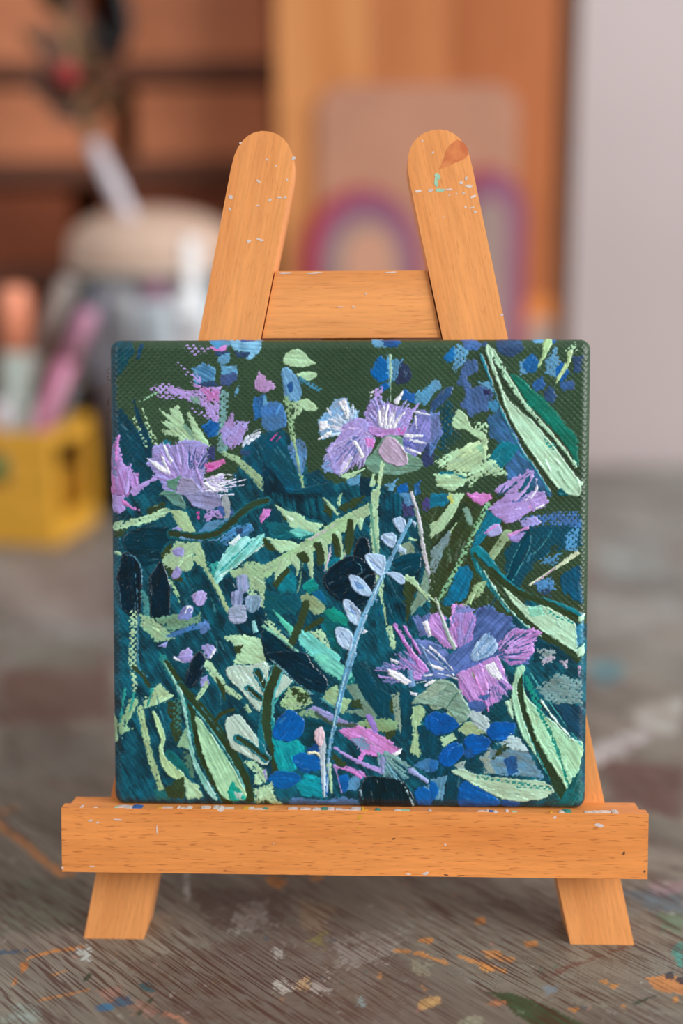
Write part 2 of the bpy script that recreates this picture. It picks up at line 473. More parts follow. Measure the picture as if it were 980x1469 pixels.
PAINTING = """
# ---------------- large dark teal fields first
@X
P TD e=4 s=.3 c2=16/88/104 a=62: 155,600 175,590 215,640 260,700 300,720 330,690 360,640 400,610 430,640 450,700 520,690 560,700 600,720 620,900 600,1170 150,1170
P TD e=4 s=.3 c2=18/92/106 a=50: 600,880 720,900 760,860 850,900 850,1170 580,1170
P 12/70/84 e=3 s=.2: 152,486 188,486 192,505 184,520 166,545 168,600 152,610
@A
P TD e=3 s=.3 a=55: 60,480 140,470 200,580 300,720 330,800 420,980 60,980
P 16/68/84 e=2 s=.2: 185,110 205,105 210,160 195,165
L 14/60/88 w=26 v=14: 255,105 232,185
L 6/60/80 w=10 v=70 s=.3: 212,425 310,740
L 6/60/80 w=24 v=40 s=.3: 165,530 320,760
L LG w=20 v=26 d=.45: 215,530 285,690
L LG w=10 v=30 d=.40: 264,475 300,590 350,700
L 140/185/150 w=12 v=14 d=.42: 248,435 330,390 392,365
P LG t=.3 e=2.4 s=.2: 350,460 385,480 400,500 430,520 428,470 470,450 490,500 510,560 560,620 515,485 540,490 600,590 655,690 560,700 470,690 480,640 390,630 370,600 420,595 375,560 370,545 425,555 385,510
P 90/140/130 o=.5 e=2: 520,560 570,640 560,660 500,580
# dotted mauve heather
P L2 d=.62 e=2: 505,105 560,100 660,110 650,150 570,165 520,140
P PK e=2 s=.2: 660,115 765,100 725,155 690,140
L L2 w=20 v=22 d=.66: 470,210 555,290
P L2 d=.55 e=3: 300,360 370,320 430,325 480,350 470,410 380,420
P L2 e=3 d=.2 s=.2: 420,345 520,370 600,360 640,350 720,350 720,440 640,440 610,460 520,420 430,395
P PK e=3 d=.15 s=.25 c2=L2: 545,325 640,350 720,352 715,440 625,440 640,395
P L2 d=.6 e=2: 525,460 600,478 660,500 670,535 600,525
P L2 e=3 d=.25: 610,450 730,430 720,560 660,545
P 100/150/120 e=2 o=.7: 530,400 600,410 600,450 560,440
P 62/128/178 t=.4 c2=120/172/205 s=.25 e=2.5: 550,235 620,205 690,240 685,300 640,345 570,330
P L2 e=2 d=.3: 560,270 600,290 600,330 570,310
P NB e=2: 590,335 640,315 680,315 720,345 640,350
P B2 t=.35 s=.25 c2=60/130/180 e=2: 645,65 760,60 800,80 760,120 700,130
P PK e=2: 660,110 710,120 765,95 725,158
P NB e=2: 680,145 770,130 760,165 700,168
P B2 t=.45 c2=130/185/215 e=2.5 s=.2: 770,70 965,65 960,120 930,160 880,190 840,140 790,120
P NB e=1.5: 800,140 890,145 880,175 820,170
P 36/90/155 e=2: 800,56 930,60 905,78 850,85
P B2 e=2.5 s=.2: 700,170 770,150 770,200 720,230
P B2 e=2 s=.25: 725,230 815,220 820,270 725,275
P 62/82/128 e=2 s=.25: 720,275 810,265 825,300 760,345 720,330
P B2 e=2 d=.3: 800,380 830,340 830,370 810,405
P 178/142/192 t=.4 e=2: 918,320 945,250 985,290 980,380 930,370
P 40/100/160 e=2 s=.2: 915,410 980,390 980,520 915,545
L 108/150/150 w=50 v=66 d=.30 s=.25: 742,390 735,540 730,700
P BL e=3 c2=60/120/180: 610,580 660,545 720,560 700,640 640,640
P L2 e=3 d=.15 c2=LI s=.2: 715,605 790,485 805,550 890,550 850,660 780,720 730,650
P 10/74/96 e=3 s=.3 a=60: 850,690 980,600 980,980 900,880
L 150/182/142 w=24 v=60 d=.12 s=.25: 740,735 850,800 980,935
P 52/62/110 e=2: 650,700 690,690 685,780 645,770
# thistle at the left edge
P 178/130/204 t=.6 e=3 s=.25 c2=L2 a=75: 66,720 90,680 125,630 140,760 165,830 190,800 205,850 240,850 250,920 205,970 190,900 185,990 64,990
L PK w=30 v=8 t=.7 r=.4: 90,960 100,820 125,640
L 120/140/190 w=26 v=8 d=.2: 100,860 90,700
L L2 w=24 v=8 t=.6: 170,960 180,860 195,800
L L2 w=40 v=10 t=.5 r=.4: 215,965 290,910 360,875
# thistle, upper left
P 20/110/130 e=2: 360,690 400,650 440,690 400,730
P LI e=3 t=.4 s=.25: 290,800 330,700 400,680 440,690 520,655 600,665 650,700 640,800 620,860 600,980 400,980 340,860
F L2 c2=LI n=26 f=.25 w=26 j=.16 t=.6 r=.2: 520,920 285,860 300,770 350,700 420,680 520,650 600,655 650,700
F 40/80/120 c2=80/90/140 n=12 f=.5 w=9 j=.2: 540,900 520,680 580,670 640,690 660,760
P WH t=.8 r=.3 e=1: 385,670 440,780 432,805 388,705
P WH t=.8 r=.3 e=1: 365,735 395,770 430,860 400,855
P WH t=.7 r=.3 e=1: 290,765 350,790 400,830 430,860 360,835
L L2 w=18 v=6 t=.7 r=.3: 450,860 370,720
L L2 w=20 v=8 t=.7 r=.3: 640,960 590,860 570,760
P 206/110/180 e=2 t=.6: 625,800 740,765 755,790 690,830 640,850
P MG e=1: 640,800 690,810 680,830 645,825
P 92/142/122 t=.6 r=.4 e=1: 410,900 490,865 480,890 455,955 410,935
P 92/142/122 t=.5 r=.4 e=1: 355,980 400,950 460,960 500,980
P 152/150/186 t=.8 r=.5 e=1.5 s=.12: 490,875 560,890 600,940 640,980 455,980 465,940
F WH c2=180/170/225 n=16 f=.25 w=15 j=.2 t=.7: 600,960 650,850 760,850 840,840 870,880 880,930 800,980
@D
P L2 t=.6 e=2: 72,0 160,0 150,60 165,90 130,110 95,100 80,50
L PK w=26 v=5 t=.5: 150,40 200,75 245,90
P 94/140/130 t=.5 r=.4 e=1.5: 380,-10 480,-10 520,60 515,85 440,55
P 142/142/184 t=.6 r=.4 e=2 s=.2: 485,-20 700,-20 740,60 640,95 560,65
P L2 e=3 d=.1 t=.5: 620,110 680,80 740,90 740,140 690,128 640,160 625,140
L MG w=18 v=8: 590,105 592,140
P 60/90/150 e=2: 700,70 780,60 800,110 740,150
P 150/160/166 e=2 t=.4: 728,10 760,-10 780,60 782,130 750,145
# ---------------- left middle
P OL e=3 d=.1: 270,85 390,40 410,90 300,125
P OL e=3 d=.1: 90,195 190,180 150,230 95,255
P OL e=3: 365,340 440,270 430,370 480,460 510,520 420,480 380,400
S LG e=2.4 s=.2 d=.08: 88,165 180,145 300,115 400,78 425,105 330,150 180,188 90,208
P 165/196/150 e=2 s=.15: 425,90 500,90 525,110 560,180 595,260 620,330 640,420 700,520 780,680 745,715 690,560 620,430 560,380 560,330 490,230
P 20/90/100 e=2: 500,250 560,330 580,355 555,350 490,265
S 5/50/64 t=.5 s=.3 e=1.5: 150,260 230,195 350,185 450,200 500,240 420,270 370,340 400,430 430,470 360,400 260,420 200,360
S NV t=.6 r=.5 e=1 s=.25: 110,490 130,430 150,340 200,350 250,400 260,500 250,690 200,712 140,660 125,560
S NV t=.7 r=.6 e=1 s=.25: 312,620 305,500 345,420 375,390 410,480 427,560 415,720 360,775 318,750
L 90/140/165 w=7 v=5 t=.6 o=.8: 130,262 155,340 215,362 255,425 260,520
L 90/140/165 w=7 v=6 t=.7 o=.8: 222,460 236,690 232,980
L 90/140/165 w=6 t=.7 o=.7: 108,485 130,560 140,655
P LG e=2: 92,335 130,330 145,360 110,352
S LG e=3 t=.35 s=.25 c2=150/180/140: 380,385 430,320 470,275 560,270 600,290 560,350 560,420 500,450 440,440 400,420
S 152/150/208 t=.6 e=1.5: 440,320 500,305 505,345 470,362 445,350
S 152/150/208 t=.6 e=1.5: 430,470 465,415 497,460 455,492
P LI t=.5 e=1: 430,200 470,182 500,200 468,215
P B2 e=2 s=.2 c2=70/120/165: 590,220 650,150 780,140 700,195 660,235
L 12/92/104 w=60 v=54 t=.5: 430,228 560,248 690,232 780,165 890,72 990,36
L 46/62/40 w=36 v=32 t=.1: 430,225 560,245 690,228 785,160 890,68 990,34
L 100/150/190 w=9 v=6 t=.7: 490,250 600,265 700,262 745,225
P 70/130/180 e=3 d=.15 s=.3: 740,240 800,190 900,170 920,210 860,250 800,245 760,300 720,290
P NB e=2: 810,200 850,190 850,225 815,230
P 200/120/190 e=2 t=.5: 950,130 985,85 985,170 955,160
P 8/64/80 t=.35 s=.35 e=2 c2=12/84/98: 510,460 580,418 625,450 700,570 760,700 740,805 640,740 560,600
P 8/60/76 t=.35 s=.35 e=2: 610,270 680,270 740,340 690,440 650,380
P 56/165/158 e=3 d=.1: 650,400 710,390 720,480 690,505
P TQ t=.45 s=.25 e=2 c2=170/228/226: 690,445 740,340 800,250 870,240 900,260 980,220 980,290 850,390 735,480 700,520 680,490
P 205/222/232 t=.6 e=2 s=.2: 775,285 830,230 845,250 795,300
L 205/235/222 w=7 v=5 t=.6: 720,475 850,385 985,285
L 50/150/150 w=9 v=6: 720,440 900,270
P LG e=4 s=.25 c2=140/175/130 d=.08: 770,460 830,420 900,390 985,400 985,580 900,560 860,480 800,500
P LG e=4 d=.25: 880,560 985,560 985,700 940,680
P 8/52/68 e=2 s=.3 t=.4: 730,490 780,480 810,540 900,600 985,680 985,790 890,850 810,770 780,600
S 96/140/162 t=.5 e=1.5 s=.25 c2=150/150/190: 815,480 880,475 882,560 832,572
S 100/128/165 t=.5 e=1.5 s=.25 c2=150/150/190: 785,570 850,568 848,640 790,642
S 108/150/172 t=.5 e=1.5 s=.25 c2=150/160/195: 870,600 950,590 942,670 882,682
S 130/160/182 t=.6 e=1.5 s=.25 c2=165/165/195: 775,660 862,648 872,740 800,752 768,712
P 70/140/140 e=2 d=.2 s=.2: 255,550 300,590 310,720 270,690
P LG e=3 s=.3 c2=120/165/130 d=.05: 240,700 330,720 420,800 455,840 350,862 270,790
P 110/152/124 e=3 d=.15 s=.25: 340,725 460,700 560,725 600,690 612,760 430,800
L LG w=46 v=44 d=.46: 208,700 205,990
S 175/160/216 t=.8 r=.3 e=1.5: 550,590 600,560 640,580 620,640 580,645
S 122/132/192 t=.5 e=1.5: 470,720 510,650 560,660 540,722
L WH w=9 v=5 t=.8: 515,690 530,655 560,668 545,690
P 90/130/190 e=2.5 s=.2: 590,760 650,730 660,790 600,830
P 64/115/172 e=3 d=.2 s=.25: 405,825 480,780 590,750 592,785 440,835
P 150/150/210 e=2 t=.5: 358,885 408,860 400,892
S 170/160/220 t=.7 e=2: 480,930 535,895 560,955 500,982
S 160/160/220 t=.6 e=2: 610,890 650,870 692,910 650,955
L WH w=14 v=8 t=.7: 660,950 690,905
L WH w=12 v=8 t=.7: 450,955 500,980
L 160/200/150 w=14 v=5: 425,500 475,590 450,560 480,630
P LG e=3 s=.25: 740,830 820,822 870,820 985,850 985,990 800,990 830,920 815,890
P OL e=3: 800,890 855,870 835,935 805,930
P 145/212/214 t=.7 e=1: 900,742 922,730 942,800 912,812
L 20/130/130 w=10 v=6: 365,925 385,970 
# ---------------- centre top
@B
P 12/84/104 e=4 s=.3 c2=8/64/84 a=50: -10,600 110,600 130,700 175,860 250,940 230,990 -10,990
P TD2 e=2 s=.3 a=55: -10,790 60,850 145,990 -10,990
P TD e=4 s=.25: 250,860 320,830 380,920 420,990 230,990
S LG t=.5 e=1.5 r=.2 s=.2: 108,185 140,140 210,130 260,180 300,212 200,232 120,217
S LG t=.4 e=1.5: 190,272 240,258 295,262 298,290 250,312 200,297
S LG t=.4 e=1.5: 188,430 250,418 312,470 270,490 200,462
L LG w=44 v=34 d=.1: 180,450 200,480 170,520
S 92/146/192 t=.35 e=1.5 s=.2 c2=120/170/205: 92,270 125,230 180,280 212,340 212,410 160,432 112,402 105,330
S 36/88/150 e=1.5 s=.25: 132,330 160,318 158,385 140,372
L 62/130/160 w=30 v=24 d=.3: 205,305 322,368
S 72/126/178 e=2 s=.25 c2=60/105/165: -10,455 60,430 110,470 130,560 60,602 -10,592
P B2 e=2: -10,400 10,405 10,450 -10,450
P 175/140/190 t=.5 e=2: -10,305 40,310 60,350 10,385 -10,380
L 140/176/132 w=44 v=34 d=.26 s=.25: 130,420 150,560 175,680
L 140/176/132 w=34 v=16 d=.3 s=.25: 175,680 205,820 228,945
S 82/126/172 e=2 d=.18 s=.3: 140,690 210,652 245,730 222,860 190,832 150,742
L 150/185/140 w=16 v=8 t=.4: 165,640 195,790 222,935
P B2 e=2 t=.4 s=.2: 622,65 690,58 720,110 660,122 630,97
P 14/72/132 t=.4 e=2 s=.25: 685,78 740,58 805,85 770,112 700,112
S 8/98/168 e=2.5 s=.2 t=.35: 620,260 640,210 680,162 732,230 722,300 660,312
S 40/54/84 e=2 s=.2: 765,190 820,208 862,270 832,322 765,322
P 80/140/180 e=2.5 d=.2 s=.25: 715,150 760,180 810,185 765,310 725,345
L 168/205/184 w=14 v=6 t=.5: 733,160 738,300 738,430
P BL e=2 s=.2: 668,345 712,308 735,352 690,372
P 32/92/160 e=2 s=.2: 800,425 810,358 880,390 892,442
P 84/150/190 e=3 s=.2 d=.1: 878,395 960,330 985,330 985,400 940,462 880,442
P 150/182/216 e=3 s=.25 c2=110/160/205: 410,420 480,412 490,470 552,482 540,545 460,585 435,640 330,652 310,560 372,485
F WH c2=150/190/225 n=12 f=.35 w=24 j=.15 t=.8 r=.2: 520,610 320,640 312,555 370,480 430,420 500,420 545,480
P WH t=.8 e=2: 315,545 365,550 375,585 322,605
P WH t=.8 e=2: 312,655 385,608 388,632
P WH t=.9 e=2: 430,432 470,415 502,510 480,530
P WH t=.8 e=2: 362,470 425,545 402,552
P 225/225/240 d=.4 e=2: 618,372 640,365 632,440 618,430
P L2 d=.3 e=2: 645,360 690,345 680,440 630,470
# lilac thistle, centre top
P 122/156/208 e=2.5 s=.25: 330,812 350,760 440,730 470,790 420,852 350,842
S 175/156/222 t=.5 e=2.5 s=.22 c2=LI a=-55: 465,565 540,532 590,542 640,640 642,690 590,770 480,832 440,872 380,802 372,702 430,642
F 195/180/232 c2=LI n=22 f=.3 w=22 j=.14 t=.7 r=.2: 610,600 350,700 335,800 430,860 500,850 560,862 600,760
F 110/110/170 c2=90/120/180 n=8 f=.4 w=8 j=.2: 600,600 370,720 380,830 480,850 550,850
P WH t=.9 e=1.5: 508,655 545,670 590,758 565,765
P WH t=.8 e=1: 440,850 500,760 520,750 470,840
P PK e=2 t=.5: 588,650 642,645 636,705 592,695
L 205/185/235 w=14 v=6 t=.7 r=.3: 450,600 540,590 600,620 640,650
P 160/142/208 e=3 s=.25: 580,505 620,432 680,462 720,430 800,470 870,480 845,580 822,622 700,632 622,602
F 190/170/230 c2=120/130/190 n=22 f=.25 w=20 j=.16 t=.7 r=.2: 710,650 585,520 610,400 690,380 740,420 820,390 880,470 900,520
F WH c2=215/210/240 n=9 f=.45 w=24 j=.12 t=.9: 700,660 650,440 740,420 800,450 830,500
L WH w=30 v=10 t=.8: 770,430 808,375
S 184/140/210 t=.6 r=.35 e=1.5: 608,580 700,592 790,585 828,580 826,625 760,640 700,642 630,632
P 206/110/196 t=.6 e=1: 770,590 828,582 826,625 790,620
S 110/124/188 e=2 s=.25 t=.4 c2=140/130/200: 798,655 860,560 900,480 972,520 985,640 930,722 850,757 800,722
F 80/90/160 c2=150/140/205 n=12 f=.3 w=10 j=.2: 800,660 880,480 970,530 975,640 920,740 850,750
L WH w=16 v=10 t=.7: 825,632 920,636
L WH w=16 v=10 t=.7: 855,658 942,676
L WH w=12 v=8 t=.7: 838,708 912,740
L WH w=14 v=8 t=.7: 865,490 965,512
L WH w=10 v=6 t=.7: 880,520 890,590
L 170/150/220 w=24 v=8 t=.6: 800,600 830,540 900,450
P 48/58/98 e=3: 900,780 985,640 985,800 935,812
S 110/152/132 t=.4 e=1.5 s=.2: 588,790 642,720 700,640 800,642 822,720 925,780 900,832 780,862 640,852
S 182/166/192 t=.9 r=.6 e=1 s=.15 c2=200/170/200: 665,722 712,640 772,662 832,742 832,800 780,812 700,782
P LG e=3 s=.2 t=.35: 445,862 560,830 600,820 550,862 480,882
P B2 e=2: 480,892 560,862 552,922 500,925
P TD2 e=2: 560,870 620,880 630,990 560,990
L LG w=22 v=26 d=.1 s=.25: 690,790 672,900 655,990
L 190/215/170 w=7 v=5 t=.5: 688,790 668,960
L LG w=14 v=30 d=.1: 640,860 630,920
P B2 e=3 s=.2: 700,920 780,888 745,965
P BL e=3 s=.2: 770,932 832,908 845,965 780,972
P 30/92/150 e=3: 870,925 910,900 915,980 880,985
L MG w=9 v=5: 38,656 72,618
L MG w=10 v=6: 70,662 98,632
L 8/72/90 w=20 v=30 t=.5: 180,960 300,930 390,910
# ---------------- right top
@C
P 36/66/60 e=4 d=.3: 30,440 140,420 160,640 60,760
P 10/70/90 e=4 d=.35 s=.3: 60,480 110,420 120,600 40,760
P NB e=2 s=.3 t=.4: -10,440 80,350 120,352 110,400 60,440 -10,500
P 100/120/175 e=3 s=.25: -10,500 40,500 62,620 -10,720
P 70/100/150 e=3 d=.2 s=.3: 40,640 -10,700 -10,760
P B2 e=2: -10,310 40,305 60,350 -10,400
P 20/100/160 e=2 s=.2: 68,172 130,110 152,180 90,207
P B2 e=2.5 d=.32: 118,235 140,100 212,90 212,170 170,235 130,262
P 60/100/158 e=2.5 s=.2: 168,70 240,60 292,100 260,137 190,122
S NB e=2.5 s=.2: 383,72 440,60 522,70 527,140 450,172 390,132
P NB e=2: 280,85 322,90 302,122
P 54/88/126 e=3 s=.25 c2=70/95/145: 200,190 262,190 272,250 190,290 232,350 330,340 362,400 330,482 230,522 170,452 202,372 148,332 160,290
P B2 e=2 s=.25: 272,318 340,318 362,372 302,342
P 40/40/80 e=1.5: 300,362 340,360 345,390 305,395
P 60/130/172 e=3 s=.2: 320,432 392,420 385,505 330,482
P 44/92/124 e=3 s=.25 c2=60/100/150: 330,522 400,480 482,600 540,742 640,850 722,985 560,985 440,882 420,702 330,622
P 14/114/132 e=3 s=.2: 308,812 400,660 500,690 470,762 385,862
P B2 e=2.5 s=.25: 508,202 560,170 562,262 520,275
P 25/92/152 e=2 s=.2: 528,212 590,143 632,212 602,262 550,262
P B2 e=3 d=.25: 658,192 722,118 762,202 722,302 668,262
P BL e=2 s=.2: 720,242 762,202 812,272 762,322 730,302
P NB e=3: 820,170 882,165 882,262 830,262
P 54/88/136 e=2.5: 748,322 832,300 837,362 770,372
P 40/96/158 e=2 s=.2: 588,332 640,278 667,332 650,372 600,372
P NB e=2.5 s=.2: 648,382 690,338 737,402 700,442 660,432
P B2 e=2 s=.2: 583,65 720,53 705,92 610,88
P 30/90/150 e=2: 680,70 730,60 720,100
S 172/212/154 t=.7 r=.2 e=1.5: 655,75 710,62 690,120 660,170 625,238 618,225 645,160
S 185/218/160 t=.7 r=.2 e=1.5: 788,145 820,130 815,190 785,250 728,328 722,318 760,240 790,190
P LG d=.55 e=2: 780,130 840,90 850,130 810,170
S LG t=.6 r=.3 e=2 s=.18: 115,560 148,480 200,520 230,580 290,612 322,640 318,682 270,652 190,602 132,592
P LG d=.4 e=3: 255,560 322,560 312,655 260,640
P LG t=.5 e=3 s=.2 c2=185/210/160: 78,792 140,722 220,682 330,652 312,752 272,852 170,842 90,832
P LG t=.4 e=3 s=.2: 18,862 80,850 190,850 202,902 120,962 30,922
P LG d=.25 e=3 s=.2: 20,782 150,702 165,742 60,832
P LG d=.2 e=3 s=.25: 208,852 330,742 445,862 300,872 220,932
L TM w=18 v=12: 50,852 120,850 190,882
P 110/180/150 e=2 o=.6: 260,700 300,660 300,740
# big leaf, upper right
P 14/114/96 t=.3 e=2 s=.22 a=50: 448,268 525,290 560,330 700,452 752,530 855,640 858,830 800,702 640,522 560,442
L 40/128/148 w=14 v=12 t=.5 r=.3: 285,160 340,300 402,470 500,680 600,822 690,965
L 46/64/38 w=26 v=70 t=.05: 318,170 372,330 445,500 562,690 685,885 760,990
L 42/60/40 w=18 v=60 t=.05: 350,150 402,280 485,402 605,532 742,682 845,860
S PG t=.7 r=.6 e=1.2 s=.14 a=52: 310,122 332,100 357,132 352,190 387,280 432,402 512,482 602,562 702,682 802,822 862,902 862,985 765,962 702,902 602,762 522,652 442,502 392,352 340,222
L 170/214/180 w=34 v=14 t=.6 r=.4 d=.05: 350,135 420,262 522,422 642,562 762,702 842,815
P 40/150/140 e=2 d=.5: 650,640 720,690 740,740 680,700
P PG t=.6 e=2: 840,880 890,905 880,925 845,930
P 14/88/96 t=.4 e=2: 730,950 760,940 800,985 740,990
L 60/150/175 w=6 v=4 t=.6: 520,740 600,820 690,975
# ---------------- centre
@E
P TD2 e=3 s=.35 c2=14/84/96 a=80: -10,-10 330,-10 352,162 250,132 130,72
L 12/94/104 w=16 v=12 t=.5: 125,72 240,142 340,165
P TD e=3 s=.3: -10,60 120,110 60,200 -10,230
P 14/96/110 e=3 s=.25: -10,150 200,180 250,260 60,260
P PK e=2 t=.5: -10,80 45,85 20,130 -10,150
P OL e=3: 345,30 395,95 390,132 350,92
P OL e=3: 425,82 520,20 580,5 575,40 480,92
P OL e=2: 95,110 140,92 185,182 120,152
P OL e=3: -10,250 20,260 90,320 40,330 -10,290
P 12/124/140 e=3 s=.3 a=60: 70,542 140,452 190,500 180,572 90,582
P 15/126/120 e=2 s=.25: 218,532 280,488 322,552 250,582
P 10/100/142 e=2 s=.2: 275,572 330,555 362,622 310,642
P 12/100/112 e=4 s=.4 c2=8/64/78 a=40: 10,560 120,582 210,600 182,702 100,692 30,742 -10,640
P TM e=3 s=.3: 350,420 400,370 460,360 430,410 370,470
P LG t=.35 e=2.2 s=.2 c2=150/188/136 a=-33: -10,415 130,332 270,242 330,202 400,152 480,112 610,45 625,115 562,152 502,192 432,242 372,292 280,332 202,372 100,432 -10,495
L LG w=60 v=14 t=.35: 110,400 75,460 60,520
L LG w=56 v=10 t=.35: 170,370 192,420 188,470
L LG w=54 v=12 t=.35: 250,330 268,400 275,490
L LG w=54 v=12 t=.35: 335,280 358,350 360,435
L LG w=48 v=12 t=.35: 425,235 448,310 450,385
L LG w=44 v=10 t=.35: 510,185 490,270 462,362
L LG w=36 v=10 t=.35: 560,150 560,210
P LG t=.35 e=2: 10,250 150,270 215,300 90,340
P LG t=.35 e=2: 60,60 120,90 200,110 262,162 340,172 300,222 240,232 150,180
P LG t=.35 e=2: 330,5 370,30 440,110 425,130 380,70
P LG t=.3 e=2: 430,-10 455,-10 435,75 425,60
L 194/190/196 w=12 v=8 t=.5: 265,262 330,225 402,180
L 194/180/200 w=9 v=6 t=.5: 352,440 385,330 380,260
L 194/190/200 w=8 v=6 t=.5: 470,360 505,260
P TQ t=.35 e=2 s=.2: 128,212 200,190 285,230 205,255
L 12/110/110 w=8: 130,212 200,250 280,235
S OL e=1.5: 482,160 512,150 522,260 492,350 470,312
S OL e=1.5: 392,230 430,250 447,350 412,352
S OL e=1.5: 288,285 332,280 352,380 312,412 300,342
S OL e=1.5: 185,350 230,328 262,380 230,402 198,372
P OL e=2: 45,520 130,415 182,480 140,450 70,552
P TM e=2 s=.2: 150,440 180,480 130,500
L SG w=14 v=8: 218,400 205,520 190,570
L LG w=46 v=46 d=.05 s=.25: 645,-10 640,150 652,330
L LG w=42 v=36 d=.12 s=.25: 652,330 680,540 720,720 752,890
L 100/156/132 w=14 v=12: 622,60 632,200 655,340
P 8/60/80 t=.35 s=.35 e=2 a=88 c2=12/80/98: 690,-10 802,-10 802,102 762,212 682,305
P 60/66/112 e=2.5: 800,30 872,60 882,122 812,132
P 80/130/172 e=2 s=.25: 790,-10 852,-10 872,62 832,62
P OL d=.1 e=3: 900,-10 985,-10 985,180 930,150
P 70/62/120 e=3 d=.2: 920,20 985,10 985,90 940,100
S NV t=.9 r=.6 e=1.2 s=.25 a=-30: 345,482 400,412 490,360 560,372 640,442 642,542 582,642 500,682 430,612 360,552
S NV t=.8 r=.6 e=1.2 s=.25: 518,332 560,252 602,262 612,342 562,402 520,392
L 90/140/150 w=5 t=.6: 520,390 560,410 572,450
P 132/162/140 e=2 s=.2: 790,290 852,268 892,332 832,402 792,352
P 5/48/64 t=.4 s=.35 e=2 c2=10/70/84 a=70: 700,482 800,422 922,432 832,742 722,762 692,602
P 5/60/76 t=.6 r=.3 s=.3 e=2: 740,382 842,340 922,340 902,442 842,472 760,442
P 120/150/132 e=2 s=.15: 940,430 985,460 985,582 862,702 850,662 902,562
P OL e=3: 820,480 902,500 872,622 832,742 812,562
P 12/90/110 e=3 s=.3: 640,640 690,640 705,862 670,860
L LG w=34 v=10 t=.5 r=.3: 830,482 880,520 965,625
L LG w=12 v=8 t=.4: 850,255 890,265
L 192/190/200 w=16 v=24 t=.6 r=.3: 858,-10 902,140 932,330 985,530
L 150/180/160 w=8 v=6: 880,80 925,330
P 142/168/128 e=2.5 s=.2: 205,590 250,575 352,640 352,682 290,702 220,632
P 10/104/108 e=2.5 s=.3 c2=8/76/90 a=60: 330,702 400,660 492,720 502,902 422,932 340,822
P 18/138/122 e=2 s=.25: 338,682 402,658 492,720 482,765 400,740
P LG d=.2 e=3: 270,800 330,790 410,930 380,940
P LG e=3 d=.2: -10,740 20,730 90,792 140,862 60,815
P TQ t=.35 e=2 s=.25 a=40: 190,800 245,790 330,860 445,950 425,990 330,990 210,882
L 90/200/172 w=6 v=52 t=.35: 45,668 100,730 165,810
L OL w=46 v=42 t=.1: 240,640 205,760 150,885
L OL w=36 v=30 t=.1: 332,730 240,792
S 5/44/58 t=.6 r=.3 e=1.2 s=.3: -10,790 60,822 150,900 250,990 40,990 -10,905
L 130/192/164 w=14 v=10 t=.5: -10,768 120,860 262,985
# ---------------- right middle
@F
P OL e=4: -10,-10 460,-10 460,300 300,420 250,640 -10,640
P 16/110/140 e=2.5 s=.25: -10,-10 102,-10 92,60 -10,72
P LG e=2 s=.15 t=.3: 100,-10 195,-10 130,112 60,212 -10,255 -10,172 60,112 110,52
P 202/216/122 e=1.5: 88,10 112,-5 132,42 110,62
L 38/56/34 w=30 v=30 t=.05: 190,60 130,155 10,310
L LG w=10 v=8 t=.4: 142,168 90,240 20,342
P 122/158/142 e=2 s=.15: 178,80 212,58 242,182 212,172
P 116/142/146 e=2.5 d=.1: -10,330 102,208 112,252 62,332 22,452 -10,462
L 132/184/142 w=36 v=30 d=.38: 330,60 190,330 50,605
P 16/112/138 e=3 s=.25: 322,88 442,130 352,190 292,280 252,332 230,312 272,202
P 12/106/142 e=3 s=.25: 160,420 212,408 242,470 202,602 120,642 50,652 110,532
L 150/182/142 w=62 v=44 d=.1 s=.2: 442,230 345,365
P 12/78/96 e=3 s=.3 c2=10/62/80 a=-60: 430,332 480,252 560,172 702,182 802,172 882,120 882,302 702,332 602,402 502,562 430,482
P 62/108/168 e=4 d=.35: 500,132 702,100 862,110 862,192 702,172 560,172
P 82/142/186 e=4 d=.4: 768,232 862,180 852,332 780,322
P 72/132/178 e=3 d=.35: 638,372 762,340 722,422 640,402
P OL e=4 d=.3: 690,300 760,290 700,340
P 76/132/182 e=3 d=.2: 598,512 702,478 722,552 640,582
P NB e=3 d=.2: 618,562 702,530 692,592
P 10/76/104 e=3 s=.25: 738,472 872,400 885,642 760,562
P OL d=.2 e=3: 700,480 780,420 740,520
S 5/58/74 t=.4 s=.3: 430,492 480,362 552,190 582,242 562,332 472,492
L 60/140/150 w=6 t=.6: 435,480 480,360 550,220
L 60/140/150 w=6 t=.6: 470,500 560,340 580,240
L 60/140/150 w=6 t=.6: 590,350 650,290 700,210
P L2 t=.6 e=2 s=.15 r=.2: 330,75 430,0 500,-20 655,-20 682,42 580,92 502,152 430,162 350,112
P 216/154/220 t=.6 e=2: 560,70 652,38 662,62 590,92
P LI e=2.5 s=.2 t=.4: 508,152 602,130 642,162 540,192
P PK t=.5 e=2: 205,-10 340,-10 350,20 290,62 230,30
S 165/166/218 t=.6 e=1.5: 318,212 370,168 408,190 402,228 340,248
L PK w=9 v=6 t=.6: 308,222 380,175
S 160/142/212 t=.5 e=2: 448,242 500,225 542,220 520,265 480,278
L 214/150/220 w=14 v=14 t=.6: 453,236 560,190
L 202/216/182 w=12 v=30 t=.7 r=.3: 575,525 705,440 845,342
L 190/146/192 w=9 v=6 t=.7: 573,527 650,480 720,428
# big leaf, right middle
S 18/118/132 t=.35 s=.25 e=1.5: 228,310 300,310 422,470 562,570 722,620 882,690 882,722 740,682 560,602 430,542 332,422 282,380 402,562 562,742 722,882 882,952 800,955 622,822 440,662 300,502 240,402
L 46/64/36 w=22 v=60 t=.05: 250,352 322,452 422,612 562,742 702,862 845,955
L 46/64/36 w=34 v=48 t=.05: 345,442 482,562 642,622 782,692 875,738
P PG t=.7 r=.5 e=1.3 s=.14: 408,530 470,580 540,640 582,660 640,645 742,690 842,752 852,882 842,922 760,872 640,792 540,712 450,602
